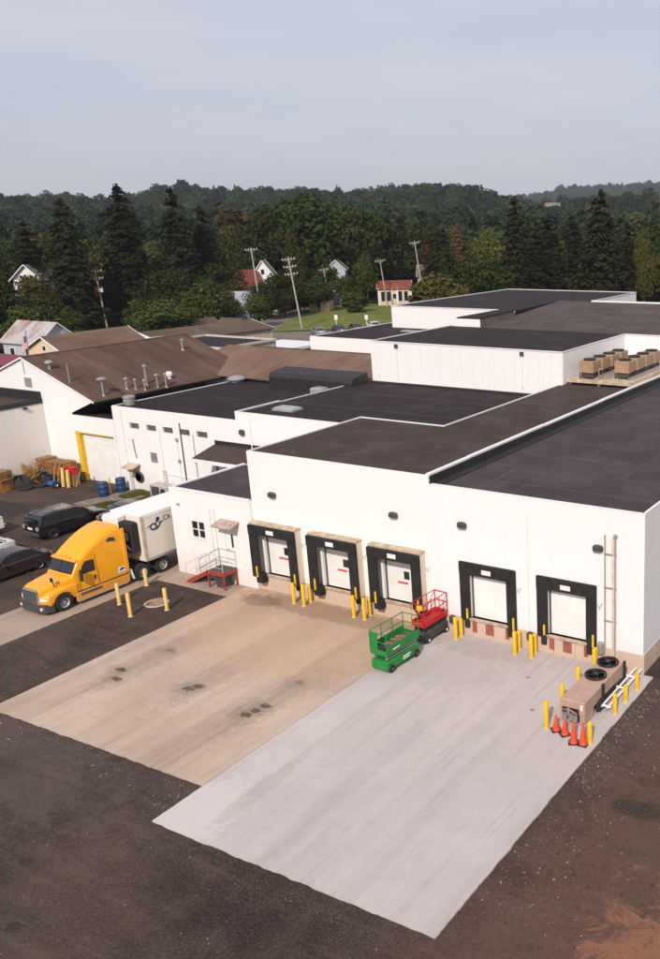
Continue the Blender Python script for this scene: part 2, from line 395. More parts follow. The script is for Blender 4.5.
def ragged(pts, amp, step=.16, seed=1, z0=-.05, z1=.05):
    r = random.Random(seed); o = []
    n = len(pts)
    for i in range(n):
        a, b = Vector(pts[i][:2]), Vector(pts[(i+1)%n][:2]); am = pts[i][2] if len(pts[i])>2 else amp
        L = (b-a).length; k = max(1,int(L/step)); nn = Vector((b.y-a.y, a.x-b.x)).normalized(); ph = r.random()*9
        e_=0; big=0
        for j in range(k):
            t=j/k; e_=.6*e_+am*r.uniform(-1,1)*.55
            if r.random()<.035: big=am*r.uniform(-2.2,1.0)
            big*=.72; e=0 if j==0 or j>k-2 else e_+big
            q = a.lerp(b,t)+nn*e; o.append((q.x,q.y))
    return MB().prism(o, z0, z1)
def slab_mat(name, ca, cb, cd_, dirn, tone=1.0, stains=()):
    g = NT(bpy.data.materials.new(name)); p = g.pos()
    a = g.noise(g.mapv(p,(1.0,.05,1)),.8,6,.65,.5); a2 = g.noise(g.mapv(p,(1,.035,1),(7,3,0),(0,0,R(6))),1.9,5,.6,.4); b = g.noise(p,.25,5,.6); f = g.noise(p,12,5,.7); m_ = g.noise(p,1.6,6,.7)
    c = g.mix(g.rng(b,.35,.68), ca, cb)
    c = g.mix(g.rng(a,.50,.80,0,.6*tone), c, cd_); c = g.mix(g.rng(a2,.55,.74,0,.42*tone), c, tuple(q*.9 for q in cd_))
    c = g.mix(g.rng(a2,.42,.25,0,.35), c, tuple(min(1,q*1.13) for q in cb))
    c = g.mix(g.rng(m_,.5,.8,0,.22), c, tuple(q*.75 for q in cd_)); c = g.mix(g.rng(f,.52,.75,0,.4), c, tuple(q*.7 for q in ca))
    w = g.rng(g.noise(p,2.6,5,.7),.2,.8,-.55,.55)
    w2 = g.rng(g.noise(p,8,5,.75),.25,.75,-.95,.95)
    sk = g.noise(g.mapv(p,(3.0,.12,1),(3,1,0),(0,0,R(-9))),1.5,4,.6,.5); c = g.mix(g.rng(sk,.62,.70,0,.28), c, tuple(q*.5 for q in ca))
    pit = g.noise(p,34,3,.6); c = g.mix(g.rng(pit,.60,.72,0,.45), c, tuple(q*.55 for q in ca))
    for q,r,k,col in stains: c = g.mix(g.math('MULTIPLY',g.blob(p,q,r,w2 if max(r)<1 else w),k), c, col)
    g.base(c,.88); g.b.inputs['Specular IOR Level'].default_value=.25; g.bump(g.math('ADD',f,m_),.15,.01); return g.m
oil = (.022,.018,.016)
st_b = []
for (x,y) in ((-21.5,-10.9),(-22.1,-10.2),(-17.75,-10.1),(-17.5,-9.75),(-13.75,-10.6),(-13.5,-9.7),(-13.6,-10.2),(-21.6,-7.8),(-13.6,-7.5)):
    st_b.append(((x,y),(.29,.17),.95 if y<-8.5 else .5,oil)); st_b.append(((x-.2,y-.1),(.7,.45),.25,(.13,.095,.075)))
for x in (-21.6,-17.5,-13.5): st_b.append(((x,-5.5),(1.0,6.5),.32,(.20,.155,.125)))
st_b += [((-17.5,-2.5),(8.5,5.5),.55,(.47,.315,.20)), ((-17.5,-1.0),(6,.9),.5,(.19,.13,.09)), ((-22,-1.4),(1.3,.7),.5,(.15,.10,.07))]
SLAB_B = slab_mat('tan_concrete', (.42,.318,.252), (.52,.41,.335), (.225,.162,.125), 0, 1.0, st_b)
st_g = [((-8,-1.2),(3.2,.8),.4,(.33,.28,.25)), ((-8,-3.2),(2.4,2.2),.35,(.33,.295,.285)), ((-10.4,-16.2),(1.6,2.0),.6,(.56,.52,.50)), ((-6.5,-12),(.5,6),.22,(.30,.27,.262)), ((-4.2,-9),(.45,8),.18,(.30,.27,.262)), ((-9.3,-14.2),(.4,2.4),.3,(.265,.235,.218)),((-3,-5),(.10,.08),.6,oil),((-4.5,-2.6),(.12,.07),.5,oil)]
SLAB_G = slab_mat('grey_concrete', (.45,.402,.388), (.515,.463,.446), (.33,.288,.274), 0, 1.0, st_g)
tag(ragged([(-11.38,-17.25,.045),(.55,-17.3,.035),(.55,-.12,.02),(.02,-.12,0),(.02,.0,0),(-11.42,.0,.012)], .05, seed=3, z1=.055).build('grey_concrete_apron', SLAB_G, angle=20), kind='structure')
tag(ragged([(-24.2,-15.05,.035),(-11.43,-15.0,0),(-11.43,0,0),(-24.2,0,0)], .02, seed=5, z1=.04).build('tan_concrete_apron', SLAB_B, angle=20), kind='structure')
LANE = slab_mat('lane_concrete', (.33,.25,.195), (.40,.31,.25), (.21,.16,.13), 0, .8)
tag(ragged([(-33.4,-60,.05),(-29.85,-60,.06),(-29.85,-1.75,.04),(-24.21,-1.75,0),(-24.21,-.2,0),(-29.8,-.2,0),(-29.8,10.6,0),(-33.4,10.6,.05)], .05, step=.5, seed=8, z1=.03).build('truck_lane', LANE, angle=20), kind='structure')
# darker sheet over part of the car park and the bleached strip by the wall
DARKP = mat('dark_patch_surface', (.026,.021,.022), .85, .25, 2, bump=.4, obj=False)
tag(ragged([(-54.5,1.6),(-49.6,1.2),(-49.4,3.4),(-51.2,4.4),(-54.5,4.2)], .12, seed=11, z0=0, z1=.008).build('dark_ground_patch', DARKP), kind='structure')
PATHM = mat('bleached_gravel', (.27,.22,.19), .95, .3, 3, bump=.5, obj=False)
tag(ragged([(-48.4,5.9),(-43.9,5.4),(-42.6,9.9),(-44.6,10.6),(-47.6,10.6),(-48.0,8.2)], .15, seed=12, z0=0, z1=.010).build('gravel_strip', PATHM), kind='structure')
# loose gravel scattered along the slab edges
def gravel(name, zones, m, seed, label):
    r = random.Random(seed); mb = MB()
    for (x0,x1,y0,y1,n,smin,smax) in zones:
        for _ in range(n):
            x,y = r.uniform(x0,x1), r.uniform(y0,y1); s_ = r.uniform(smin,smax)*(.6+.8*r.random()**3); a=r.random()*6.3
            vs=[(x+s_*math.cos(a+k*1.57)*r.uniform(.6,1),y+s_*math.sin(a+k*1.57)*r.uniform(.6,1),.004) for k in range(4)]+[(x+s_*.2,y,s_*.7)]
            mb.add(vs,[(0,1,4),(1,2,4),(2,3,4),(3,0,4)])
    o = mb.build(name, m, smooth=False); tag(o, label, None, None, 'stuff'); return o
STONE = mat('pale_stone', (.36,.31,.28), .9, .35, 6, obj=False)
STONE2 = mat('dark_stone', (.11,.085,.078), .9, .4, 6, obj=False)
gravel('pale_gravel', [(.7,3.4,-16,0,420,.015,.045),(.65,1.5,-9,-1,220,.02,.05),(3,9,-20,-2,260,.012,.035),(-24,-11.6,-16.6,-15.15,220,.015,.045),(-28,0,-24,-17.6,420,.012,.035),(-29.7,-24.4,-14,-2.2,260,.012,.035)], STONE, 4, 'pale gravel specks strewn over the dark asphalt yard')
gravel('dark_gravel', [(.56,2.2,-17,0,1500,.015,.05),(-11.4,.6,-18.3,-17.4,700,.015,.05),(-24.2,-11.4,-15.9,-15.1,600,.015,.05),(-29.6,-24.3,-12,-2,900,.015,.045),(-12.4,-11.45,-17.3,-15.05,160,.02,.06)], STONE2, 5, 'dark crushed stone along the edges of the concrete pads')
# ------------------------------------------------------------------ main dock warehouse
def shell(mb, x0,x1,y0,y1,z0,z1, sides='fblr', holes=(), depth=.3):
    if 'f' in sides: mb.wall((x0,y0),(1,0),x1-x0,z0,z1,holes,depth,(0,1,0))
    if 'b' in sides: mb.wall((x0,y1),(1,0),x1-x0,z0,z1)
    if 'l' in sides: mb.wall((x0,y0),(0,1),y1-y0,z0,z1)
    if 'r' in sides: mb.wall((x1,y0),(0,1),y1-y0,z0,z1)
    return mb
def flat(x0,x1,y0,y1,z,t=.12): return MB().box(x0,x1,y0,y1,z-t,z)
def strip(pts, z, w=.18, h=.06, closed=False):
    mb = MB()
    for a,b in zip(pts, pts[1:]+pts[:1] if closed else pts[1:]): mb.bar((a[0],a[1],z),(b[0],b[1],z),w,h)
    return mb
DOCKS = [(-23.33,-19.99,.6),(-19.14,-15.80,.6),(-15.07,-11.80,.6),(-9.75,-6.55,.12),(-5.42,-2.30,.12)]
wh = thing('dock_warehouse','long white loading dock warehouse with five black framed dock doors','warehouse',(0,0,0))
dh = []
for (a,b,p) in DOCKS: dh.append((a+.55,b-.50,1.02,3.3))
mb = MB()
shell(mb,-23.4,-11.35,0,9.7,0,8.07,'fl',[(h[0]+23.4,h[1]+23.4,h[2],h[3]) for h in dh[:3]],.3)
mb.wall((-23.4,9.7),(1,0),6.4,0,8.07); mb.wall((-17.0,9.7),(0,1),15.4,0,8.07)
shell(mb,-11.35,0,0,36.8,0,7.68,'fr',[(h[0]+11.35,h[1]+11.35,h[2],h[3]) for h in dh[3:]],.3)
mb.wall((-11.35,0),(0,1),36.8,7.5,8.07)
mb.build('wall',WHITE,wh,smooth=False)
r_ = MB().box(-23.3,-11.45,.1,9.6,7.9,8.02).box(-16.9,-11.45,9.6,36.7,7.9,8.02)
r_.build('roof',ROOF_L,wh,smooth=False)
flat(-11.25,-.1,.1,36.7,7.64).build('roof',ROOF_R,wh,smooth=False)
strip([(-23.4+.06,9.7),(-23.4+.06,.06),(-11.4,.06)],8.06,.10,.06).build('coping',WHITEP,wh,smooth=False)
strip([(-11.2,.05),(-.06,.05),(-.06,36.7)],7.68,.13,.05).build('coping',WHITEP,wh,smooth=False)
strip([(-23.3,9.65),(-17.0,9.65),(-17.0,25.0)],8.06,.09,.06).build('coping',WHITEP,wh,smooth=False)
# white ridge coping on the step between the two roofs, in butted lengths
for a,b,o_ in ((.05,3.6,0),(3.66,12.0,.02),(12.06,20.5,0),(20.56,29,.02),(29.06,36.7,0)):
    MB().bar((-11.42,a,8.12+o_),(-11.42,b,8.12+o_),.24,.09).build('ridge_coping',WHITEP,wh,smooth=False)
MB().box(-11.30,-11.22,.03,36.6,7.66,8.07).box(-11.22,-10.7,.2,36.6,7.645,7.70).build('step_flashing',FLASH,wh,smooth=False)
# membrane seams: lapped strips you can see on the grey roof
for y in (1.9,4.6,7.4,10.3,13.2,16,19,22,25,28,31,34): MB().box(-10.7,-.2,y,y+.14,7.64,7.648).build('membrane_seam',ROOF_D,wh,smooth=False)
for x,a,b in ((-8.9,.2,4.6),(-7.0,.2,1.9),(-5.6,1.9,4.6),(-3.2,4.6,10.3),(-6.5,7.4,16),(-2,10.3,19)): MB().box(x,x+.14,a,b,7.64,7.650).build('membrane_seam',ROOF_D,wh,smooth=False)
for y in (3.1,6.3): MB().box(-23.2,-11.5,y,y+.14,8.02,8.027).build('membrane_seam',ROOF_R,wh,smooth=False)
for y in (12,15.2,18.4,21.6): MB().box(-16.8,-11.5,y,y+.14,8.02,8.027).build('membrane_seam',ROOF_R,wh,smooth=False)
ROOF_R2 = roof_mat('grey_membrane_patch', (.042,.033,.035), (.062,.050,.053))
# membrane sheets of the grey roof: lapped patches of slightly different age
for (x0_,x1_,y0_,y1_,q) in ((-8.7,-7.05,.3,1.88,0),(-6.8,-4.2,.3,1.88,1),(-10.6,-9.0,2.1,4.5,1),(-5.4,-3,2.1,4.5,0),(-9.5,-6.8,4.8,7.3,0),(-3,-.4,4.8,7.3,1),(-10.6,-7,7.6,10.2,1),(-6.2,-2.5,10.5,13.1,0)):
    MB().box(x0_,x1_,y0_,y1_,7.63,7.644).build('membrane_sheet',ROOF_R2 if q else ROOF_R,wh,smooth=False)
# tan concrete base, cast in panels with open joints
me = None
def base_panels(x0,x1,y,n,z1=.96,t=.035):
    w=(x1-x0)/n
    for i in range(n): MB().bbox(x0+i*w+.006,x0+(i+1)*w-.006,y-t,y+.02,0,z1+random.uniform(-.008,.008),.012).build('base_panel',BASECON,wh,smooth=False)
base_panels(-23.4,-11.4,0,11); base_panels(-11.4,0.0,0,10)
for i in range(28):
    MB().bbox(-.02,.035,.02+i*1.3,.02+(i+1)*1.3-.012,0,.96+random.uniform(-.008,.008),.012).build('base_panel',BASECON,wh,smooth=False)
# docks -------------------------------------------------------------
SIGN = mat('sign_white',(.78,.77,.74),.5,.04,6)
REDT = mat('red_lettering',(.62,.10,.07),.6,.1,5)
DSILL = mat('dock_leveler_steel',(.50,.38,.28),.6,.2,4)
for k,(a,b,p) in enumerate(DOCKS):
    L = k<3; top = 4.14 if L else 3.96; bot = .98 if L else .86; f=-p; pw=.16 if L else .115
    sh = MB()
    if L:   # framed shelter standing off the wall: two cheeks and a roof board
        sh.box(a,b,f+pw-.02,0,top-.1,top)
    else: sh.box(a-.03,b+.03,-.02,0,top,top+.05)
    S_ = sh.build('dock_shelter',TANM if L else WHITEP,wh,smooth=False)
    if L:
        for c0 in (a+.02,b-.12): MB().box(c0,c0+.10,f+pw,0,bot,top-.1).build('cheek',CHEEK,S_,smooth=False)
    MB().bbox(a,a+.58,f,f+pw,bot,top-.62,.03).build('seal_pad',BLACK,S_)
    MB().bbox(b-.54,b,f,f+pw,bot-.06,top-.62,.03).build('seal_pad',BLACK,S_)
    MB().bbox(a,b,f-.03,f+pw,top-.62,top+(-.1 if L else 0),.03).build('seal_header',BLACK,S_)
    cx=(a+b)/2
    MB().bbox(cx-.26,cx+.26,f-.055,f-.03,top-.47,top-.24,.006).build('number_sign',SIGN,S_,smooth=False)
    for (xx) in (a+.36,b-.20):   # yellow guide strips on the pads
        MB().bbox(xx,xx+.10,f-.05,f,bot+.02,bot+.66,.01).build('guide_strip',YEL,S_,smooth=False)
    # door leaf of four sections, set back in the opening
    x0,x1,z0,z1 = dh[k]
    dr = MB().box(x0,x1,.24,.30,z0,z0+.04).build('dock_door',DOORW,wh,smooth=False)
    zh=(z1-z0-.04)/4
    for q in range(4): MB().bbox(x0+.005,x1-.005,.225,.27,z0+.04+q*zh+.004,z0+.04+(q+1)*zh-.004,.008).build('door_section',DOORW,dr,smooth=False)
    for xx in (x0,x1-.07): MB().box(xx,xx+.07,.17,.225,z0,z1-.02).build('door_track',DGREY,dr,smooth=False)
    if L:
        MB().bbox(x1-1.08,x1-.74,.20,.226,z1-1.05,z1-.62,.01).build('window_pane',GLASS,dr,smooth=False)
        MB().box(x1-1.5,x1-.85,.219,.2249,z1-1.34,z1-1.22).build('red_notice',REDT,dr,smooth=False)
    MB().bbox(x0-.05,x1+.05,-.14,.22,.90,1.02,.02).build('dock_leveler',DSILL,wh,smooth=False)
    for xx in (x0-.30,x1+.02): MB().bbox(xx,xx+.26,(-.30 if L else -.2),-.035,.52,1.0,.03).build('dock_bumper',RUBBER,wh)
    if L:
        MB().bbox(x0-.38,x0+.08,-.55,-.05,.62,1.12,.06).build('seal_skirt',BLACK,wh)
    else:
        for xx,w in ((x0+.08,.26),(cx-.20,.46),(x1-.16,.2)): MB().bbox(xx,xx+w,-.075,-.035,.28,.86,.015).build('red_bumper_plate',REDB,wh,smooth=False)
    # pull loop of the dock light arm
    MB().path([(b+.02,-.03,top-.9),(b+.20,-.22,top-1.0),(b+.30,-.12,top-.78)],.012,5).build('light_arm',STEEL,wh)
    if not L: continue
for (x,z) in ((-21.73,5.83),(-13.56,5.82),(-9.45,5.88),(-2.2,5.84)):
    o=MB().bbox(x-.24,x+.24,-.26,0,z-.13,z+.13,.07).build('wall_light',DGREY,wh)
    MB().box(x-.16,x+.16,-.2,-.05,z-.15,z-.125).build('lens',STEEL,o,smooth=False)
mb=MB()
mb.cyl((-5.88,-.06,.75),(-5.88,-.06,6.86),.035,n=8); mb.build('conduit',WHITEP,wh)
MB().cyl((-1.88,-.06,.85),(-1.88,-.06,6.48),.035,n=8).build('conduit',GREY,wh)
MB().box(-1.53,-1.33,-.10,0,.5,6.4).build('conduit',mat('tan_conduit',(.66,.55,.46),.6,.1,2),wh,smooth=False)
MB().cyl((-1.36,-.13,.5),(-1.36,-.13,6.45),.035,n=8).build('conduit',GREY,wh)
MB().bbox(-1.44,-1.28,-.18,-.02,6.42,6.58,.03).build('conduit_head',GREY,wh)
for z in (2.35,3.98,5.6): MB().box(-1.92,-1.3,-.11,-.05,z-.02,z+.02).build('conduit_bracket',GREY,wh,smooth=False)
MB().cyl((-2.02,-.16,.72),(-2.02,-.16,1.22),.17,n=14).build('meter_can',STEEL,wh)
for x in (-10.35,-5.9,-19.3,-15.05): MB().bbox(x-.02,x+.24,-.30,-.035,.62,.98,.04).build('control_box',DGREY,wh)
# roof-top platform and condensing units --------------------------------
rack = thing('equipment_platform','pale raised platform on the roof carrying two rows of condensers','platform',(-14.1,31,8.02))
MB().box(-2.6,2.6,-5.4,-.2,.18,.42).build('deck',TANM,rack,smooth=False)
MB().box(-2.6,2.6,-.19,5.0,.18,.42).build('deck',TANM,rack,smooth=False)
mb=MB()
for x in (-2.4,0,2.4):
    for y in (-5.2,-2.6,0,2.6,4.8): mb.box(x-.08,x+.08,y-.08,y+.08,0,.18)
mb.build('support_foot',STEEL,rack,smooth=False)
CONDT = mat('tan_condenser',(.40,.255,.155),.6,.12,2)
def condenser(first=True):
    t=thing('rooftop_condenser','tan','condenser')
    MB().bbox(-.64,.64,-.74,.74,.52,1.42,.03).build('cabinet',CONDT,t,smooth=False)
    MB().box(-.5,.5,-.6,.6,.14,.52).build('coil',DGREY,t,smooth=False)
    mb=MB()
    for x in (-.58,.58):
        for y in (-.68,.68): MB().box(x-.04,x+.04,y-.04,y+.04,0,.52).build('frame_leg',DGREY,t,smooth=False)
    MB().lathe([(.52,1.42),(.54,1.5),(.52,1.54),(.0,1.52)],n=16).build('fan_shroud',RUBBER,t)
    return t
proto=condenser(); n_=0
names=['nearest','second','third','farthest']
for row,(x,y0,nm) in enumerate(((-15.25,26.6,'left'),(-12.75,27.5,'right'))):
    for i in range(4):
        o=proto if n_==0 else copy_tree(proto); n_+=1
        o.location=(x,y0+i*1.78,8.44); o.scale=(.9,.92,.95); o['label']=f'{names[i]} tan condenser in the {nm} row on the roof platform'; o['group']='condensers on the rooftop platform'
pf=thing('pipe_rack','bright pipes running along the two condenser rows on the roof','pipes',(-13.9,29,8.44))
for dx in (-.35,-.2,.15): MB().path([(dx,-2.9,.18+abs(dx)*.3),(dx,4.2,.18+abs(dx)*.3)],.045,6).build('pipe',STEEL,pf)
MB().path([(-.5,-2.6,.1),(-.5,-2.6,.75),(-.2,-2.6,.75)],.05,6).build('riser_pipe',STEEL,pf)
for dx in (1.75,1.95): MB().path([(dx,-2.2,.12),(dx,4.6,.12)],.045,6).build('pipe',STEEL,pf)

# small office annex ---------------------------------------------------
an=thing('office_annex','small low white annex with a four pane window and side door','annex',(-26.6,-.2,0))
mb=MB()
W4=(1.55,2.6,2.45,3.45); D4=(4.18,5.18,1.16,3.42)
mb.wall((-3.2,0),(1,0),6.4,0,5.26,[W4,D4],.14); mb.wall((-3.2,0),(0,1),5.9,0,5.26); mb.wall((-3.2,5.9),(1,0),3.2,0,5.26); mb.wall((0,5.9),(1,0),3.2,0,5.26); mb.wall((3.2,0),(0,1),.2,0,5.26)
mb.build('wall',WHITE,an,smooth=False)
MB().box(-3.0,3.2,.2,5.8,5.05,5.2).build('roof',ROOF_R,an,smooth=False)
strip([(-3.1,5.8),(-3.1,.08),(3.15,.08)],5.27,.22,.08).build('coping',WHITEP,an,smooth=False)
wn=MB().box(-1.65,-.60,.05,.10,2.45,3.45).build('window',WHITEP,an,smooth=False)
for (x0,x1) in ((-1.60,-1.20),(-1.05,-.65)):
    for (z0,z1) in ((2.50,2.92),(2.99,3.41)): MB().box(x0,x1,.035,.05,z0,z1).build('pane',GLASS,wn,smooth=False)
MB().box(-1.74,-.51,-.06,.03,2.37,2.45).build('sill',WHITEP,an,smooth=False)
dr=MB().bbox(.98,1.98,.06,.11,1.16,3.42,.01).build('door',WHITEP,an,smooth=False)
MB().box(1.42,1.56,.04,.06,2.25,3.05).build('door_glass',GLASS,dr,smooth=False)
MB().cyl((1.12,.03,2.1),(1.12,-.03,2.1),.04,n=8).build('handle',STEEL,dr)
HOODM=mat('weathered_brown_hood',(.47,.35,.30),.85,.2,4,bump=.2)
MB().prismx([(0,3.92),(0,3.84),(-.72,3.62),(-.74,3.69)],.78,2.25).build('door_hood',HOODM,an,smooth=False)
MB().cyl((.0,-.05,.1),(.0,-.05,4.4),.035,n=8).build('conduit',WHITEP,an)
MB().cyl((.35,-.05,1.1),(.35,-.05,4.45),.025,n=6).build('conduit',WHITEP,an)
MB().cyl((-3.27,.2,0),(-3.27,.2,5.1),.05,n=8).build('downspout',WHITEP,an)
MB().bbox(-2.6,-2.4,-.1,0,4.3,4.4,.02).build('wall_lamp',GREY,an)
# steps with red stringers ----------------------------------------------
RAILM=mat('pale_grey_rail',(.58,.55,.53),.6,.08,3)
st=thing('entry_steps','grey metal steps with red sides and pale railings at annex door','steps',(-24.95,-1.22,0))
MB().box(-1.2,0,-.0,.98,1.02,1.08).build('landing',DGREY,st,smooth=False)
MB().box(-1.25,.03,-.04,0,.86,1.10).box(.0,.04,0,.98,.86,1.10).build('landing_fascia',REDOX,st,smooth=False)
for y in (-.04,.94):
    MB().prismy([(-1.2,1.10),(-1.2,.82),(-2.75,.02),(-3.05,.02),(-3.05,.14)],y,y+.05).build('stringer',REDOX,st,smooth=False)
for i in range(5):
    MB().box(-1.46-i*.32,-1.2-i*.32+.02,.02,.94,.86-i*.19,.90-i*.19).build('tread',DGREY,st,smooth=False)
for (x,y) in ((0,0),(0,.9),(-1.2,.0),(-1.2,.9)): MB().box(x-.04,x+.04,y-.03,y+.05,0,.88).build('leg',REDOX,st,smooth=False)
for y in (.0,.93):
    rl=[(.0,y,1.1),(.0,y,2.1),(-1.25,y,2.1),(-3.0,y,1.15),(-3.0,y,.1)]
    MB().path(rl,.019,6).path([(0,y,1.6),(-1.25,y,1.6),(-3.0,y,.62)],.014,6).path([(-1.25,y,1.1),(-1.25,y,2.1)],.019,6).path([(-2.1,y,.6),(-2.1,y,1.62)],.016,6).path([(0,y,1.33),(-1.25,y,1.33),(-3,y,.38)],.012,6).build('railing',RAILM,st)
tb=thing('trash_bin','dark bin standing in the shade under the red steps','bin',(-25.55,-.75,0))
MB().loft([[(-.26,-.26,0),(.26,-.26,0),(.26,.26,0),(-.26,.26,0)],[(-.31,-.31,.75),(.31,-.31,.75),(.31,.31,.75),(-.31,.31,.75)]]).build('body',DGREY,tb,smooth=False)
MB().bbox(-.34,.34,-.34,.34,.75,.82,.03).build('lid',RUBBER,tb)

# window building, middle building, garage -------------------------------
wb=thing('window_building','white flat roofed building with a row of five small windows','building',(-42.2,10.7,0))
ws=[(-46.99,-45.93),(-45.11,-44.05),(-43.31,-42.23),(-41.53,-40.45),(-39.75,-38.62)]
x0=-48.8; mb=MB()
mb.wall((x0+42.2,0),(1,0),13.2,0,6.55,[(a-x0,b-x0,4.93,5.39) for a,b in ws]+[(3.7,4.45,2.4,3.22)],.16)
mb.wall((x0+42.2,0),(0,1),14,0,6.55); mb.wall((6.6,0),(0,1),14,0,6.55); mb.wall((x0+42.2,14),(1,0),13.2,0,6.55)
mb.build('wall',WHITE,wb,smooth=False)
MB().box(-6.5,6.5,.12,13.9,6.3,6.49).build('roof',ROOF_K,wb,smooth=False)
strip([(-6.52,13.9),(-6.52,.06),(6.5,.06)],6.55,.09,.05).build('coping',WHITEP,wb,smooth=False)
VENTG=mat('grey_louvre',(.30,.27,.25),.7,.12,4)
for a,b in ws:
    f=MB().box(a+42.2,b+42.2,.13,.16,4.93,5.39).build('window',VENTG,wb,smooth=False)
    c_=(a+b)/2+42.2
    MB().box(a+42.25,c_-.02,.11,.13,4.97,5.35).build('pane',mat('dusty_glass',(.12,.105,.10),.25,.2,3) if a==ws[0][0] else bpy.data.materials['dusty_glass'],f,smooth=False)
    MB().box(c_+.02,b+42.15,.11,.13,4.97,5.35).build('pane',bpy.data.materials['dusty_glass'],f,smooth=False)
v=MB().box(-2.9,-2.15,.10,.16,2.4,3.22).build('louvre',VENTG,wb,smooth=False)
for i in range(7): MB().obox((-2.525,.07,2.48+i*.11),(.72,.09,.02),Matrix.Rotation(R(-35),3,'X')).build('slat',VENTG,v,smooth=False)
for x,z0,z1 in ((-1.5,.3,5.2),(.3,.5,4.6),(-5.6,.2,6.3)): MB().cyl((x,-.05,z0),(x,-.05,z1),.04,n=8).build('conduit',WHITEP,wb)
for x,z in ((.35,4.55),(.35,2.9)): MB().bbox(x-.1,x+.1,-.16,0,z-.12,z+.12,.03).build('wall_box',GREY,wb)
MB().bbox(-1.65,-1.3,-.12,0,.9,2.0,.03).build('meter_box',mat('pink_grey_box',(.62,.52,.48),.6,.1,3),wb,smooth=False)
MB().cyl((-1.3,-.06,1.7),(3.4,-.06,1.6),.03,n=6).build('conduit',WHITEP,wb)
MB().path([(-4.62,-.05,4.1),(-4.55,-.05,3.2),(-4.45,-.05,2.6)],.05,6).build('hanging_hose',GREY,wb)
pt=thing('steel_mast','tall dark steel mast beside the white window wall','mast',(-39.6,9.2,0))
MB().cyl((0,0,0),(0,0,6.3),.06,.045,n=8).build('pole',DGREY,pt)
MB().bbox(-.15,.15,-.15,.15,0,.06,.02).build('base_plate',DGREY,pt)

md=thing('middle_building','white flat roofed block between window building and dock warehouse','building',(-26.3,10.7,0))
mb=MB(); mb.wall((-9.3,0),(1,0),18.6,0,7.15); mb.wall((-9.3,0),(0,1),14.4,6.3,7.15)
mb.build('wall',WHITE,md,smooth=False)
MB().box(-9.2,9.28,.12,14.38,6.9,7.08).build('roof',ROOF_K,md,smooth=False)
strip([(-9.3,4.4),(-9.3,.06),(9.2,.06)],7.17,.15,.07).build('coping',WHITEP,md,smooth=False)
MB().box(-9.2,9.2,4.7,4.84,7.08,7.09).box(-9.2,9.2,9.6,9.74,7.08,7.09).build('membrane_seam',ROOF_R,md,smooth=False)
MB().bbox(-8.9,-8.5,-.25,0,5.6,5.95,.05).build('wall_light',DGREY,md)
MB().cyl((-7.9,-.05,.2),(-7.9,-.05,6.9),.045,n=8).build('downspout',WHITEP,md)
sk=thing('skylight','pale flat skylight near the front of the black roof','skylight',(-32.9,13.1,7.08))
MB().bbox(-.95,.95,-.6,.6,0,.16,.04).build('curb',GREY,sk); MB().bbox(-.85,.85,-.5,.5,.16,.22,.02).build('dome',mat('skylight_plastic',(.38,.38,.39),.3,.06,2),sk)
sk=thing('skylight','small pale skylight farther back on the black roof','skylight',(-37.6,21.7,6.49))
MB().bbox(-.6,.6,-.5,.5,0,.4,.04).build('curb',GREY,sk); MB().bbox(-.52,.52,-.42,.42,.4,.46,.02).build('dome',bpy.data.materials['skylight_plastic'],sk)
bp=thing('roof_curb','long black sloped curb at the back edge of the black roof','roof curb',(-38.9,22.4,6.49))
MB().prismx([(0,0),(0,.85),(.25,1.2),(2.1,1.45),(2.1,0)],-4.9,4.15).build('body',FLASH,bp,smooth=False)
ex=thing('roof_exhaust','round pale mushroom vent on the black roof','vent',(-48.3,23.0,6.49))
MB().cyl((0,0,0),(0,0,.3),.55,n=16).build('collar',GREY,ex); MB().lathe([(.8,.22),(.8,.3),(.6,.46),(.25,.55),(0,.56)],n=20).build('cap',STEEL,ex)
fn=thing('roof_fan','squat ribbed exhaust fan at the white roof corner','fan',(-48.2,11.9,6.49))
MB().lathe([(.42,0),(.42,.2),(.46,.22),(.46,.36),(.42,.38),(.42,.5),(.48,.52),(.48,.64),(.3,.72),(0,.74)],n=18).build('housing',STEEL,fn)

aw=thing('porch_roof','small brown porch roof on posts before the middle building','porch',(-34.2,8.4,0))
MB().prismx([(0,3.9),(0,4.05),(2.28,4.62),(2.28,4.46)],-3.7,3.4).build('roof',ROOF_L,aw,smooth=False)
MB().box(-3.75,3.4,-.06,0,3.82,4.07).box(-3.75,-3.7,0,2.2,3.9,4.05).build('fascia',WHITEP,aw,smooth=False)
for x in (-3.4,-1.3,.8,3.0): MB().box(x-.06,x+.06,.05,.17,0,3.92).build('post',DGREY if x==-1.3 else WHITEP,aw,smooth=False)
MB().box(-3.7,3.3,2.24,2.29,4.62,4.9).build('flashing',FLASH,aw,smooth=False)

ga=thing('garage_bay','white low garage bay with a yellow framed roll up door','garage',(-51.3,10.7,0))
mb=MB(); mb.wall((-5.4,0),(1,0),7.88,0,5.38,[(3.4,7.6,0,4.0)],.35)
mb.build('wall',WHITE,ga,smooth=False)
MB().box(-2.4,2.46,.1,9,5.1,5.34).build('roof',ROOF_K,ga,smooth=False)
strip([(-2.5,.06),(2.46,.06)],5.40,.14,.06).build('coping',WHITEP,ga,smooth=False)
MB().box(-2.3,-1.85,-.06,.34,0,4.14).build('door_jamb',YEL,ga,smooth=False)
MB().box(-1.85,2.2,-.04,.34,4.0,4.10).build('door_head',YELP,ga,smooth=False)
dr=MB().box(-2.0,2.2,.30,.34,0,.1).build('roll_door',DOORW,ga,smooth=False)
for i in range(9): MB().bbox(-1.85,2.2,.25,.30,.1+i*.432+.008,.1+(i+1)*.432-.008,.015).build('door_section',DOORW,dr,smooth=False)

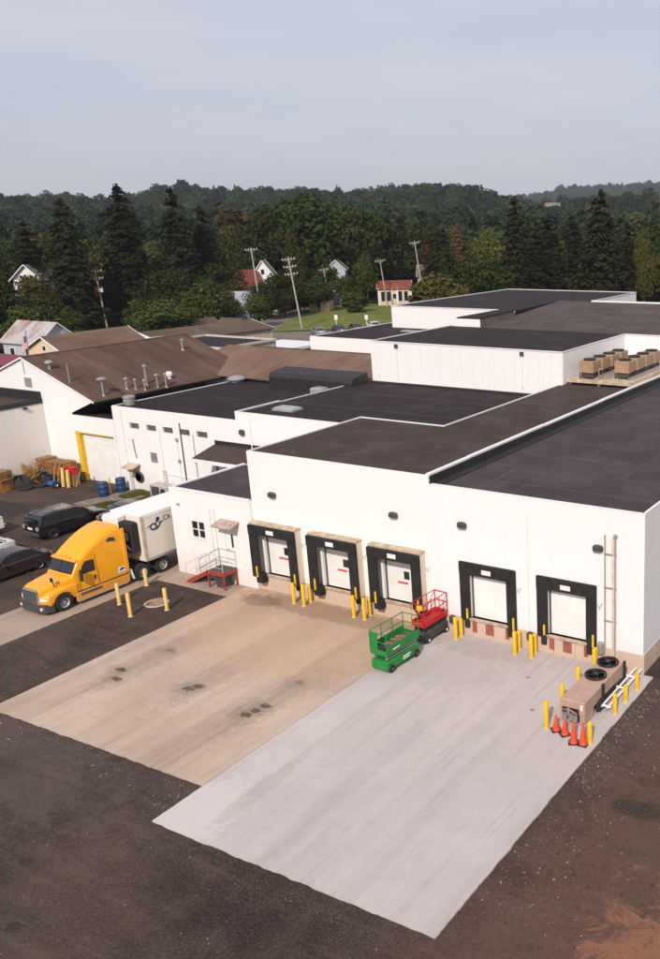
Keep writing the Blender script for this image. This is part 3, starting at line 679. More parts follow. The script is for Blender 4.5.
# gabled hall -------------------------------------------------------------
gh=thing('gabled_hall','long white gabled hall with a stained brown shingle roof','hall',(-59,10.72,0))
sl_=.37
mb=MB(); ey=8.1
mb.add([(-ey,0,0),(5.28,0,0),(5.28,0,5.6),(ey,0,6.68),(0,0,9.66),(-ey,0,6.72)],[(0,1,2,3,4,5)])
mb.wall((-ey,0),(0,1),16.3,0,6.7); mb.add([(-ey,16.3,0),(5.28,16.3,0),(5.28,16.3,7.6),(0,16.3,9.66),(-ey,16.3,6.72)],[(0,1,2,3,4)])
mb.build('wall',WHITE,gh,smooth=False)
MB().box(5.2,5.28,.02,16.2,5.3,7.5).build('eave_wall',FLASH,gh,smooth=False)
MB().box(7.9,8.05,.1,16.2,6.42,6.6).build('eave_board',FLASH,gh,smooth=False)
mb=MB()
mb.add([(0,-.12,9.78),(0,16.6,9.78),(-8.5,16.6,6.63),(-8.5,-.12,6.63)],[(0,1,2,3)]); mb.add([(0,-.12,9.72),(0,16.6,9.72),(-8.5,16.6,6.57),(-8.5,-.12,6.57)],[(3,2,1,0)]); mb.quad((0,-.12,9.78),(-8.5,-.12,6.63),(-8.5,-.12,6.57),(0,-.12,9.72))
mb.build('roof_slope',SHINGLE,gh,smooth=False)
mb=MB().prismy([(0,9.78),(0,9.70),(8.3,6.63),(8.3,6.71)],-.12,16.6).build('roof_slope',SHINGLE,gh,smooth=False)
MB().box(-.12,.12,-.1,16.6,9.76,9.83).build('ridge_cap',SHINGLE2,gh,smooth=False)
MB().bar((0,-.15,9.72),(8.35,-.15,6.64),.06,.12).bar((0,-.15,9.72),(-8.5,-.15,6.58),.06,.12).build('barge_board',WHITEP,gh,smooth=False)
MB().box(-.1,.75,-.06,0,7.35,8.1).build('gable_louvre',VENTG,gh,smooth=False)
MB().cyl((.05,-.04,8.4),(.05,-.04,9.4),.03,n=6).build('conduit',GREY,gh)
# cross wing with the lighter shingle slope
cw=thing('cross_wing','lighter brown shingled wing joining the hall at right angles','wing',(-46,24,0))
MB().prismx([(-.6,6.85),(6.2,8.5),(6.2,8.42),(-.6,6.77)],-10.6,11.2).build('roof_slope',SHINGLE2,cw,smooth=False)
MB().prismx([(6.2,8.5),(11,7.2),(11,7.12),(6.2,8.42)],-7.5,11.2).build('roof_slope',SHINGLE2,cw,smooth=False)
MB().box(-7.4,11.2,6.1,6.3,8.49,8.54).build('ridge_cap',SHINGLE,cw,smooth=False)
mb=MB(); mb.wall((-7.6,.2),(1,0),18.8,0,6.9); mb.build('wall',WHITE,cw,smooth=False)
# roof pipes and vents of the hall
def roof_pipe(x,y,z,h,r,lab,cap=None):
    t=thing('vent_pipe',lab,'vent pipe',(x,y,z-.05)); r*=.78; MB().cyl((0,0,0),(0,0,h),r,n=10).build('pipe',STEEL,t)
    MB().lathe([(r*2.2,0),(r*1.2,.18),(r*1.05,.2)],n=10).build('boot',GREY,t)
    if cap: MB().lathe([(cap,h+.05),(cap,h+.12),(cap*.3,h+.22),(0,h+.22)],n=14).build('cap',STEEL,t)
    return t
for (x,y,z,h,r,l,c_) in ((-54.1,11.2,7.9,1.6,.06,'slim grey vent pipe near the front edge of the brown roof',None),(-51.3,12.0,6.9,1.35,.10,'fat vent stack under a wide square cap at the roof corner',.4),
  (-51.6,14.4,7.0,.85,.10,'short capped vent pipe left of the row along the brown eave',.2),(-51.3,15.0,6.88,.8,.09,'second short vent pipe in the row along the brown eave',.15),(-50.95,15.6,6.75,.8,.09,'third short vent pipe in the row along the brown eave',.15),
  (-51.7,16.4,7.0,1.6,.11,'tallest capped vent pipe of the row along the brown eave',.2),(-51.0,16.9,6.75,1.05,.09,'vent pipe right of the tallest one on the brown eave',.2),(-50.8,17.6,6.7,1.05,.09,'rightmost vent pipe of the row along the brown eave',.15),
  (-56.2,24.3,8.7,.9,.12,'pale vent pipe standing alone high on the brown slope',.2)): roof_pipe(x,y,z,h,r,l,c_)
tv=thing('turbine_vent','round turbine vent near the front peak of the brown roof','vent',(-56.5,11.3,8.78))
MB().cyl((0,0,-.1),(0,0,.5),.12,n=12).build('neck',STEEL,tv); MB().lathe([(.2,.45),(.3,.52),(.33,.62),(.26,.74),(.1,.8),(0,.81)],n=16).build('head',GREY,tv)
wd=thing('roof_dome','small white domed cap beside the row of vent pipes','vent',(-52.0,19.0,7.1))
MB().cyl((0,0,-.1),(0,0,.35),.16,n=12).build('neck',WHITEP,wd); MB().lathe([(.28,.3),(.3,.5),(.2,.65),(0,.7)],n=14).build('dome',WHITEP,wd)
pl=thing('lightning_strap','pale strap lying down the brown roof slope','strap',(-56.2,24.6,8.62))
MB().bar((0,0,.02),(4.2,-.4,-1.50),.16,.03).build('strap',TANM,pl,smooth=False)

# cream lean-to on the left -----------------------------------------------
cl=thing('cream_lean_to','cream walled flat roofed building at the left edge','building',(-57.3,-6,0))
mb=MB(); mb.wall((0,0),(0,1),16.7,0,6.4); mb.wall((-12,0),(1,0),12,0,6.4); mb.wall((-12,0),(0,1),16.7,0,6.4)
mb.build('wall',CREAM,cl,smooth=False)
MB().box(-11.9,-.15,.1,16.68,6.2,6.36).build('roof',ROOF_L,cl,smooth=False)
MB().box(-.02,.06,0,16.68,6.12,6.5).build('roof_edge',FLASH,cl,smooth=False)
MB().box(-11.9,0.0,16.45,16.69,6.36,7.05).build('wall_flashing',FLASH,cl,smooth=False)
MB().bbox(.0,.2,15.0,15.3,5.85,6.05,.03).build('wall_light',DGREY,cl)
rv=thing('roof_hatch','pale rounded vent hood on the black lean-to roof','vent hood',(-61.2,6.3,6.36))
MB().bbox(-1.2,1.2,-.9,.9,0,.5,.12).build('hood',STEEL,rv); MB().bbox(-1.3,1.3,-1,1,0,.12,.03).build('curb',GREY,rv)

# upper blocks --------------------------------------------------------------
ub=thing('cold_store_block','tall white metal clad block rising behind the dock roofs','building',(-25.8,25.1,0))
mb=MB(); mb.wall((-8.9,0),(1,0),17.9,7.0,10.5); mb.wall((-8.9,0),(0,1),12,6,10.5); mb.wall((9.0,0),(0,1),11.7,7.5,10.5)
mb.wall((9.0,11.7),(1,0),60,6,10.5); mb.wall((69,11.7),(0,1),20.2,0,10.5); mb.wall((-3,31.9),(1,0),72,0,11.1)
mb.build('wall',WHITE,ub,smooth=False)
def panels(o,u,L,z0,z1,nrm,n):
    w=L/n
    for i in range(n):
        a=i*w+.004; b=(i+1)*w-.004; mb=MB(); t=.045+random.uniform(-.0012,.0012)
        P=lambda q,d:(o[0]+u[0]*q+nrm[0]*d,o[1]+u[1]*q+nrm[1]*d)
        c4=[P(a,0),P(b,0),P(b,t),P(a,t)]
        mb.prism(c4,z0,z1); mb.build('siding_panel',SIDING,ub,smooth=False)
panels((-8.9,-.002),(1,0),17.9,7.12,10.42,(0,-1),18); panels((9.002,0),(0,1),11.6,8.05,10.42,(1,0),12); panels((9.05,11.698),(1,0),24,7.7,10.42,(0,-1),24)
MB().box(-8.85,8.95,.1,11.9,10.3,10.46).build('roof',ROOF_K,ub,smooth=False)
MB().add([(-5.6,11.9,10.462),(68.9,11.9,10.462),(68.9,31.9,11.2),(-7.7,31.9,11.2),(-5.6,11.9,10.3),(68.9,11.9,10.3),(68.9,31.9,11.0),(-7.7,31.9,11.0)],[(0,1,2,3),(7,6,5,4),(0,4,5,1),(1,5,6,2),(2,6,7,3),(3,7,4,0)]).build('roof',ROOF_D,ub,smooth=False)
strip([(-8.93,12.2),(-8.93,-.02),(9.02,-.02),(9.02,11.66),(69,11.66)],10.50,.10,.07).build('coping',WHITEP,ub,smooth=False)
strip([(-3.6,31.9),(69,31.9)],11.26,.3,.16).build('coping',WHITEP,ub,smooth=False)
for x,z0 in ((-6.2,7.2),(5.6,7.6)):
    d=MB().box(x-.06,x+.06,-.16,-.06,z0,10.3).build('downspout',WHITEP,ub,smooth=False)
    MB().box(x-.14,x+.14,-.22,-.06,10.05,10.36).build('leader_head',DGREY,d,smooth=False)
MB().box(-8.2,-8.08,-.16,-.06,7.2,7.9).build('downspout',WHITEP,ub,smooth=False)
MB().box(-8.9,9,-.35,-.07,7.08,7.2).build('base_flashing',FLASH,ub,smooth=False)
lb=thing('rear_low_block','lower white block with black roof left of the clad block','building',(-42.4,35,0))
mb=MB(); mb.wall((-8,0),(1,0),15.7,0,9); mb.wall((-8,0),(0,1),14,0,9); mb.build('wall',WHITE,lb,smooth=False)
MB().box(-7.9,7.68,.1,14,8.8,8.95).build('roof',ROOF_K,lb,smooth=False)
strip([(-7.95,14),(-7.95,.05),(7.6,.05)],9.01,.12,.06).build('coping',WHITEP,lb,smooth=False)
MB().bbox(-2,1,7,7.9,8.95,9.05,.03).build('roof_pad',GREY,lb,smooth=False)
rb=thing('rear_high_block','highest white walled block with black roof far at the back','building',(-38.6,45,0))
mb=MB(); mb.wall((-9.1,0),(1,0),15.4,6,11.2); mb.wall((-9.1,0),(0,1),25,0,11.25); mb.wall((9.1,12),(0,1),13,6,11.25); mb.wall((-9.1,25),(1,0),18.2,0,11.25)
mb.build('wall',WHITE,rb,smooth=False)
MB().prism([(-9,.1),(6.2,.1),(5.2,12.02),(9,12.02),(9,24.9),(-9,24.9)],10.9,11.2).build('roof',ROOF_K,rb,smooth=False)
strip([(4.4,.0),(-9.1,0.0),(-9.1,25),(9.1,25),(9.1,12.2)],11.25,.12,.07).build('coping',WHITEP,rb,smooth=False)
fb=thing('roof_step_block','black roofed white step in front of the highest block','building',(-32.7,37.3,10.3))
mb=MB(); mb.wall((-1.5,0),(1,0),2.6,0,.9); mb.wall((-1.5,0),(0,1),7.7,0,.9); mb.build('wall',WHITE,fb,smooth=False)
MB().add([(-1.5,0,.97),(1.1,0,.97),(.3,7.75,.97),(-1.5,7.75,.97),(-1.5,0,.85),(1.12,0,.85),(.32,7.75,.85),(-1.5,7.75,.85)],[(0,1,2,3),(0,4,5,1),(1,5,6,2),(3,7,4,0)]).build('roof',ROOF_K,fb,smooth=False)
MB().add([(1.1,0,.86),(.3,7.75,.86),(.6,7.75,.40),(1.6,0,.15)],[(0,1,2,3)]).add([(1.1,0.003,.86),(1.6,.003,.15),(1.1,.003,.0)],[(0,1,2)]).build('roof_ramp',ROOF_D,fb,smooth=False)
# black flat-roofed block behind the hall
kb=thing('black_roof_block','square tan walled block with a black roof behind brown roofs','building',(-64.2,36.3,0))
mb=MB(); shell(mb,-5.3,5.3,-5,2.6,0,7.8); mb.build('wall',TANM,kb,smooth=False)
MB().box(-5.2,5.2,-4.9,2.5,7.5,7.75).build('roof',ROOF_K,kb,smooth=False)
strip([(-5.3,-5),(5.3,-5),(5.3,2.6),(-5.3,2.6)],7.82,.3,.22,True).build('coping',mat('buff_trim',(.55,.50,.45),.7,.1,2),kb,smooth=False)
# ------------------------------------------------------------------ generic wheels and car bodies
RIM = mat('wheel_rim', (.55,.55,.56), .3, .08, 6, metal=.7)
RIMD = mat('dark_rim', (.12,.12,.13), .4, .1, 6, metal=.5)
CHROME = mat('chrome', (.62,.62,.64), .15, .05, 3, metal=.9)
LAMP = mat('headlamp_glass', (.70,.68,.64), .1, .1, 8, spec=.6)
TAIL = mat('tail_lamp', (.42,.25,.23), .25, .1, 6)
def wheel(parent, x, y, r, w, side, rim=None, name='wheel', dual=False):
    """x = outer face, side = +1 outwards to +x"""
    o=thing(name,None,None,(x,y,r)); o.parent=parent
    s=-side; ww=w*(2.15 if dual else 1)
    MB().lathe([(r*.56,0),(r*.9,0),(r,s*.04),(r,s*(ww-.04)),(r*.9,s*ww),(r*.56,s*ww)],axis='X',n=22,caps=False).build('tyre',RUBBER,o)
    if rim is RIM or rim is None:
        MB().lathe([(0,s*.05),(r*.16,s*.03),(r*.2,s*.10),(r*.42,s*.11),(r*.5,s*.035),(r*.575,s*.01),(r*.575,s*.06)],axis='X',n=22,caps=False).build('rim',rim or RIM,o)
    else: MB().lathe([(0,s*.03),(r*.2,s*.02),(r*.5,s*.05),(r*.575,s*.01),(r*.575,s*.06)],axis='X',n=20,caps=False).build('rim',rim,o)
    if dual is False or True:
        mb=MB()
        for k in range(8):
            a=k*math.pi/4+.2; mb.cyl((s*.10,r*.33*math.cos(a),r*.33*math.sin(a)),(s*.02,r*.33*math.cos(a),r*.33*math.sin(a)),r*.045,n=6)
        q=mb.build('wheel_nuts',DGREY,o)
    return o
def sec(y, w0, w1, z0, z1, e=.22, n=6):
    """rounded cross-section at y: half width w0 at bottom, w1 at top; corner radius e (top)"""
    pts=[]; pts.append((-w0,y,z0)); 
    def L(z): return w0+(w1-w0)*(z-z0)/max(1e-6,z1-z0)
    e=min(e,(z1-z0)*.45,w1*.6)
    for k in range(n+1):
        a=math.pi/2*k/n; pts.append((-(L(z1-e)-e*(1-math.cos(a)))-0,y,z1-e+e*math.sin(a)))
    top=[(-x,y_,z) for (x,y_,z) in reversed(pts)]
    return pts+top
def slab_quad(mb, pts, nrm, t=.012):
    n=Vector(nrm).normalized()*t; a=[Vector(p)+n for p in pts]; b=[Vector(p)-n*.6 for p in pts]; k=len(pts)
    return mb.add(a+b,[tuple(range(k)),tuple(range(2*k-1,k-1,-1))]+[(i,k+i,k+(i+1)%k,(i+1)%k) for i in range(k)])

# ------------------------------------------------------------------ yellow tractor
TRK = mat('yellow_orange_truck_paint', (.90,.375,.004), .34, .05, 1.2, coat=.4)
# road grime: a dusty film that thickens toward the sills, broken up by noise
g=NT(TRK); n0=TRK.node_tree; src=g.b.inputs['Base Color'].links[0].from_socket; oc=g.n('ShaderNodeTexCoord').outputs['Object']; sp_=g.n('ShaderNodeSeparateXYZ'); g.set(sp_.inputs[0],oc)
gm=g.math('MULTIPLY',g.rng(g.math('ADD',sp_.outputs[2],g.rng(g.noise(oc,3,5,.7),.2,.8,-.5,.5)),1.3,.2),.45); g.set(g.b.inputs['Base Color'],g.mix(gm,src,(.30,.20,.11))); g.set(g.b.inputs['Roughness'],g.rng(gm,0,.45,.34,.75))
tr = thing('semi_truck','yellow orange semi truck with a tall sleeper cab, nose toward the yard','truck',(-31.9,-8.05,0),R(-1))
body=MB().loft([sec(.12,.80,.68,.62,1.46,.18),sec(.40,.90,.76,.62,1.57,.26),sec(1.0,.98,.86,.70,1.64,.26),sec(1.6,1.04,.94,.70,1.69,.24),sec(1.95,1.07,.98,.70,1.74,.20)])
body.build('hood',TRK,tr,angle=50)
cab=MB().loft([sec(1.78,1.10,1.04,.82,1.66,.10),sec(1.86,1.13,1.06,.82,1.76,.12),sec(2.08,1.15,1.06,.82,2.12,.15),sec(2.27,1.17,1.06,.82,2.44,.18),sec(2.42,1.18,1.07,.82,2.62,.30),sec(2.8,1.19,1.08,.82,2.94,.40),sec(3.3,1.19,1.08,.82,3.27,.44),sec(3.9,1.19,1.08,.82,3.54,.42),sec(4.5,1.19,1.09,.82,3.69,.36),sec(5.0,1.19,1.10,.82,3.70,.30)])
cabo=cab.build('cab',TRK,tr,angle=50)
MB().bbox(-1.05,1.05,2.12,2.44,2.42,2.52,.05).build('sun_visor',TRK,tr)
for s in (-1,1):    # cab extenders at the rear edge
    MB().bbox(min(s*1.08,s*1.2),max(s*1.08,s*1.2),4.98,5.22,.9,3.5,.04).build('side_extender',TRK,tr)
ws_=MB()
rows=[]
for k in range(5):
    t=k/4; y=1.875+t*.36; z=1.79+t*.60; h=.99-.02*t
    rows.append([(-h,y+.03,z-.01),(-h*.6,y+.0,z),(0,y-.02,z),(h*.6,y+.0,z),(h,y+.03,z-.01)])
vs=[(x,y-.05,z+.035) for r_ in rows for (x,y,z) in r_]
fs=[(k*5+i,k*5+i+1,(k+1)*5+i+1,(k+1)*5+i) for k in range(4) for i in range(4)]
ws_.add(vs,fs).build('windshield',GLASS,tr)
MB().bar((0,1.80,1.82),(0,2.16,2.42),.025).build('windshield_divider',RUBBER,tr,smooth=False)
for x in (-.5,.25): MB().bar((x,1.81,1.84),(x+.42,1.86,1.91),.02).build('wiper',RUBBER,tr,smooth=False)
for s in (-1,1):
    f=lambda y,z: (s*(1.185-(z-.82)*.055+.014),y,z)
    w=MB(); slab_quad(w,[f(2.34,1.70),f(3.16,1.66),f(3.18,2.30),f(2.66,2.34),f(2.42,2.08)],(s,0,.1)); w.build('side_window',GLASS,tr,smooth=False)
    g2=lambda y,z: (s*(1.19-(z-.82)*.036+.016),y,z)
    w=MB(); slab_quad(w,[g2(4.05,3.02),g2(4.62,2.90),g2(4.58,3.12),g2(4.28,3.20)],(s,0,.1)); w.build('sleeper_window',GLASS,tr,smooth=False)
    MB().bar(f(3.28,.9),f(3.28,2.55),.015,.03).build('door_seam',FLASH,tr,smooth=False); MB().bar(f(2.12,.86),f(2.16,1.9),.015,.02).build('door_seam',FLASH,tr,smooth=False); MB().bar((s*1.0,1.96,1.62),(s*1.165,1.98,1.1),.02,.02).build('hood_seam',FLASH,tr,smooth=False)
    MB().bbox(min(s*1.115,s*1.18),max(s*1.115,s*1.18),3.04,3.16,1.12,1.42,.02).build('door_handle',RUBBER,tr)
    m=MB(); m.path([(s*1.12,2.3,1.8),(s*1.36,2.16,1.7)],.03,6); mo=m.build('mirror_arm',RUBBER,tr)
    MB().bbox(min(s*1.28,s*1.50),max(s*1.28,s*1.50),2.10,2.24,1.40,2.05,.05).build('mirror',RUBBER,mo)
    MB().bbox(min(s*.88,s*1.08),max(s*.88,s*1.08),.70,.80,1.80,2.02,.04).build('fender_mirror',RUBBER,tr)
    MB().bar((s*.94,.9,1.45),(s*.97,.76,1.85),.04).build('fender_mirror_arm',RUBBER,tr,smooth=False)
    # front fender with wheel arch
    ar=[(.10,.66),(.12,1.02),(.34,1.20),(.9,1.30),(1.5,1.34),(1.98,1.36),(1.98,.80)]
    arch=[(1.15+.60*math.cos(a),.48+.60*math.sin(a)) for a in np.linspace(0.18,math.pi-.18,14)]
    poly=ar+[(1.98,.58)]+[q for q in arch if q[1]>.56]+[(.16,.58)]
    lo=MB(); secs=[]
    k=len(poly)
    def P(xx,sh,dz): return [(xx,y+max(0,.55-y)*sh,z-(dz if z>1.1 else 0)) for y,z in poly]
    lo.loft([P(s*.72,.05,-.02),P(s*1.0,.25,0),P(s*1.13,.45,.05),P(s*1.17,.6,.12)]).build('fender',TRK,tr,angle=50)
    # side fairing and step
    MB().bbox(min(s*1.10,s*1.19),max(s*1.10,s*1.19),1.86,5.16,.28,.74,.03).build('side_fairing',TRK,tr)
    MB().bbox(min(s*1.18,s*1.205),max(s*1.18,s*1.205),2.1,3.4,.52,.68,.01).build('step_plate',CHROME,tr,smooth=False)
    MB().bbox(min(s*1.02,s*1.17),max(s*1.02,s*1.17),1.9,5.1,.75,.81,.01).build('belt_gap',RUBBER,tr,smooth=False)
    MB().bbox(min(s*1.10,s*1.21),max(s*1.10,s*1.21),1.9,5.0,.22,.28,.01).build('side_sill',STEEL,tr,smooth=False)
    hl=MB(); slab_quad(hl,[(s*.74,.07,.86),(s*1.08,.25,.88),(s*1.11,.42,1.12),(s*.78,.12,1.06)],(s*.5,-1,.1),.02); hl.build('headlight',LAMP,tr,smooth=False)
gr=MB().bbox(-.66,.66,.03,.2,.66,1.46,.06).build('grille_frame',CHROME,tr)
MB().bbox(-.58,.58,.015,.12,.72,1.40,.03).build('grille_mesh',DGREY,gr)
for i in range(7): MB().box(-.55,.55,.0,.02,.76+i*.09,.785+i*.09).build('grille_bar',CHROME,gr,smooth=False)
for x in (-.27,0,.27): MB().box(x-.015,x+.015,-.005,.015,.73,1.39).build('grille_post',CHROME,gr,smooth=False)
bp_=[(-1.17,.46),(-1.04,.10),(-.6,-.05),(.6,-.05),(1.04,.10),(1.17,.46),(1.17,.58),(-1.17,.58)]
MB().prism(bp_,.22,.68).build('bumper',DGREY,tr)
for s in (-1,1): MB().cyl((s*.86,.0,.46),(s*.86,.10,.46),.09,n=12).build('fog_lamp',LAMP,tr)
MB().box(-.45,.45,1.6,8.1,.62,.95).build('chassis',RUBBER,tr,smooth=False)
MB().bbox(-1.0,1.0,1.2,1.9,.4,.9,.05).build('engine_bay',RUBBER,tr)
MB().bbox(-.55,.55,6.1,7.4,.98,1.12,.05).build('fifth_wheel',DGREY,tr)
for s in (-1,1):
    MB().cyl((s*.80,5.3,.75),(s*.80,4.6,.75),.3,n=16).build('fuel_tank',STEEL,tr)
    wheel(tr,s*1.19,1.15,.50,.30,s)
    wheel(tr,s*1.24,6.0,.50,.30,s,dual=True); wheel(tr,s*1.24,7.38,.50,.30,s,dual=True)
    MB().bar((s*1.0,5.28,.95),(s*1.0,5.42,.30),.5,.03).build('mud_flap',WHITEP,tr,smooth=False)
sg=MB(); f=lambda y,z:(1.19-(z-.82)*.036+.018,y,z)
slab_quad(sg,[f(4.5,.96),f(4.92,.96),f(4.92,1.32),f(4.5,1.32)],(1,0,.05),.006); so_=sg.build('door_placard',SIGN,tr,smooth=False)
NAVY=mat('navy_print',(.02,.035,.13),.5,.1,5)
sg=MB(); slab_quad(sg,[f(4.55,1.14),f(4.62,1.09),f(4.86,1.14),f(4.88,1.23),f(4.7,1.27)],(1,0,.05),.010); sg.build('placard_emblem',NAVY,so_,smooth=False)
sg=MB(); slab_quad(sg,[f(4.56,1.0),f(4.86,1.0),f(4.86,1.03),f(4.56,1.03)],(1,0,.05),.010); sg.build('placard_line',REDT,so_,smooth=False)
for x in (-.4,0,.4): MB().bbox(x-.05,x+.05,2.30,2.38,2.52,2.57,.015).build('roof_lamp',mat('amber_lamp',(.55,.2,.02),.3,.1,3) if x==-.4 else bpy.data.materials['amber_lamp'],tr)

# ------------------------------------------------------------------ trailer
TRL = wall_mat('cream_trailer_side', (.73,.66,.57), .6)
TROOF = wall_mat('white_trailer_roof', (.80,.78,.76), .3)
te=thing('box_trailer','cream refrigerated box trailer backed along the annex wall','trailer',(-31.72,-1.85,0))
MB().bbox(-1.28,1.28,0,12.3,1.10,3.86,.04).build('box_body',TRL,te,smooth=False)
MB().bbox(-1.30,1.30,-.02,12.32,3.86,3.92,.02).build('roof_panel',TROOF,te,smooth=False)
MB().box(1.275,1.30,.0,12.3,1.08,1.24).build('bottom_rail',STEEL,te,smooth=False)
MB().box(1.275,1.30,.0,12.3,3.72,3.86).build('top_rail',TROOF,te,smooth=False)
MB().bbox(1.22,1.31,-.04,.16,1.12,3.86,.02).build('corner_post',TANM,te,smooth=False)
for y in (1.3,2.5,3.7,4.9,6.1): MB().box(1.28,1.288,y,y+.02,1.26,3.7).build('panel_seam',TRL,te,smooth=False)
rf=MB().bbox(-.95,1.02,-.55,-.02,1.75,3.55,.08).build('cooling_unit',RUBBER,te)
MB().bbox(-1.24,.05,-.64,-.02,2.85,3.86,.08).build('unit_cowl',WHITEP,rf)
MB().bbox(-1.24,-.5,-.60,-.1,1.5,2.83,.06).build('unit_cowl',WHITEP,rf)
for i in range(6): MB().box(-.6,.1,-.58,-.55,2.0+i*.17,2.06+i*.17).build('grille_slat',GREY,rf,smooth=False)
MB().bbox(.35,.75,-.62,-.5,2.5,2.95,.04).build('engine_cover',GREY,rf); MB().cyl((.55,-.6,2.2),(.85,-.55,1.9),.07,n=8).build('hose',STEEL,rf)
MB().cyl((-.2,-.62,2.6),(-.2,-.54,2.6),.25,n=14).build('fan_grille',STEEL,rf)
MB().box(-.5,.5,.5,12,.85,1.1).build('frame_rail',RUBBER,te,smooth=False)
for s in (-1,1):
    MB().box(s*.85-.06,s*.85+.06,2.9,3.05,.1,1.1).build('landing_leg',STEEL,te,smooth=False)
    for y in (9.6,10.85): wheel(te,s*1.24,y,.5,.3,s,dual=True)
# printed emblem and lettering on the side
em=MB()
def flatx(mb,poly,x): # poly (y,z)
    n=len(poly); vs=[(x,y,z) for y,z in poly]+[(x-.006,y,z) for y,z in poly]
    return mb.add(vs,[tuple(range(n)),tuple(range(2*n-1,n-1,-1))]+[(i,n+i,n+(i+1)%n,(i+1)%n) for i in range(n)])
INK=mat('dark_blue_print',(.012,.030,.085),.5,.1,5)
def ring(cx,cz,r0,r1,a0,a1,n=14):
    return [(cx+r1*math.cos(a),cz+r1*math.sin(a)) for a in np.linspace(a0,a1,n)]+[(cx+r0*math.cos(a),cz+r0*math.sin(a)) for a in np.linspace(a1,a0,n)]
def ringfaces(mb,cx,cz,r0,r1,a0,a1,x,n=14):
    A=np.linspace(a0,a1,n)
    for a,b in zip(A[:-1],A[1:]):
        flatx(mb,[(cx+r0*math.cos(a),cz+r0*math.sin(a)),(cx+r1*math.cos(a),cz+r1*math.sin(a)),(cx+r1*math.cos(b),cz+r1*math.sin(b)),(cx+r0*math.cos(b),cz+r0*math.sin(b))],x)
X=1.292
flatx(em,[(.30,3.02),(.56,3.10),(.56,3.18)],X)
ringfaces(em,.78,3.02,.13,.23,.6,5.9,X); ringfaces(em,1.10,3.10,.10,.20,2.2,6.8,X)
flatx(em,[(.95,3.3),(1.12,3.36),(1.22,3.26),(1.05,3.22)],X); ringfaces(em,1.14,3.40,0,.13,0,6.28,X,12); flatx(em,[(1.2,3.2),(1.55,3.22),(1.4,3.12),(1.2,3.08)],X); flatx(em,[(.7,2.82),(1.2,2.92),(1.05,2.80)],X)
em.build('side_emblem',INK,te,smooth=False)
y_=1.50
for ch,dy in (('C',.31),('R',.29),('A',.3)):
    cu=bpy.data.curves.new('lettering','FONT'); cu.body=ch; cu.size=.42 if ch=='C' else .36; cu.extrude=.003
    tmp=bpy.data.objects.new('lettering',cu); COL.objects.link(tmp)
    dg=bpy.context.evaluated_depsgraph_get(); me=bpy.data.meshes.new_from_object(tmp.evaluated_get(dg)); bpy.data.objects.remove(tmp)
    me.materials.clear(); me.materials.append(INK)
    me.transform(Matrix.Rotation(R(90),4,'Z') @ Matrix.Rotation(R(90),4,'X'))
    o=link('lettering',me,te,(1.291,y_,3.20)); y_+=dy

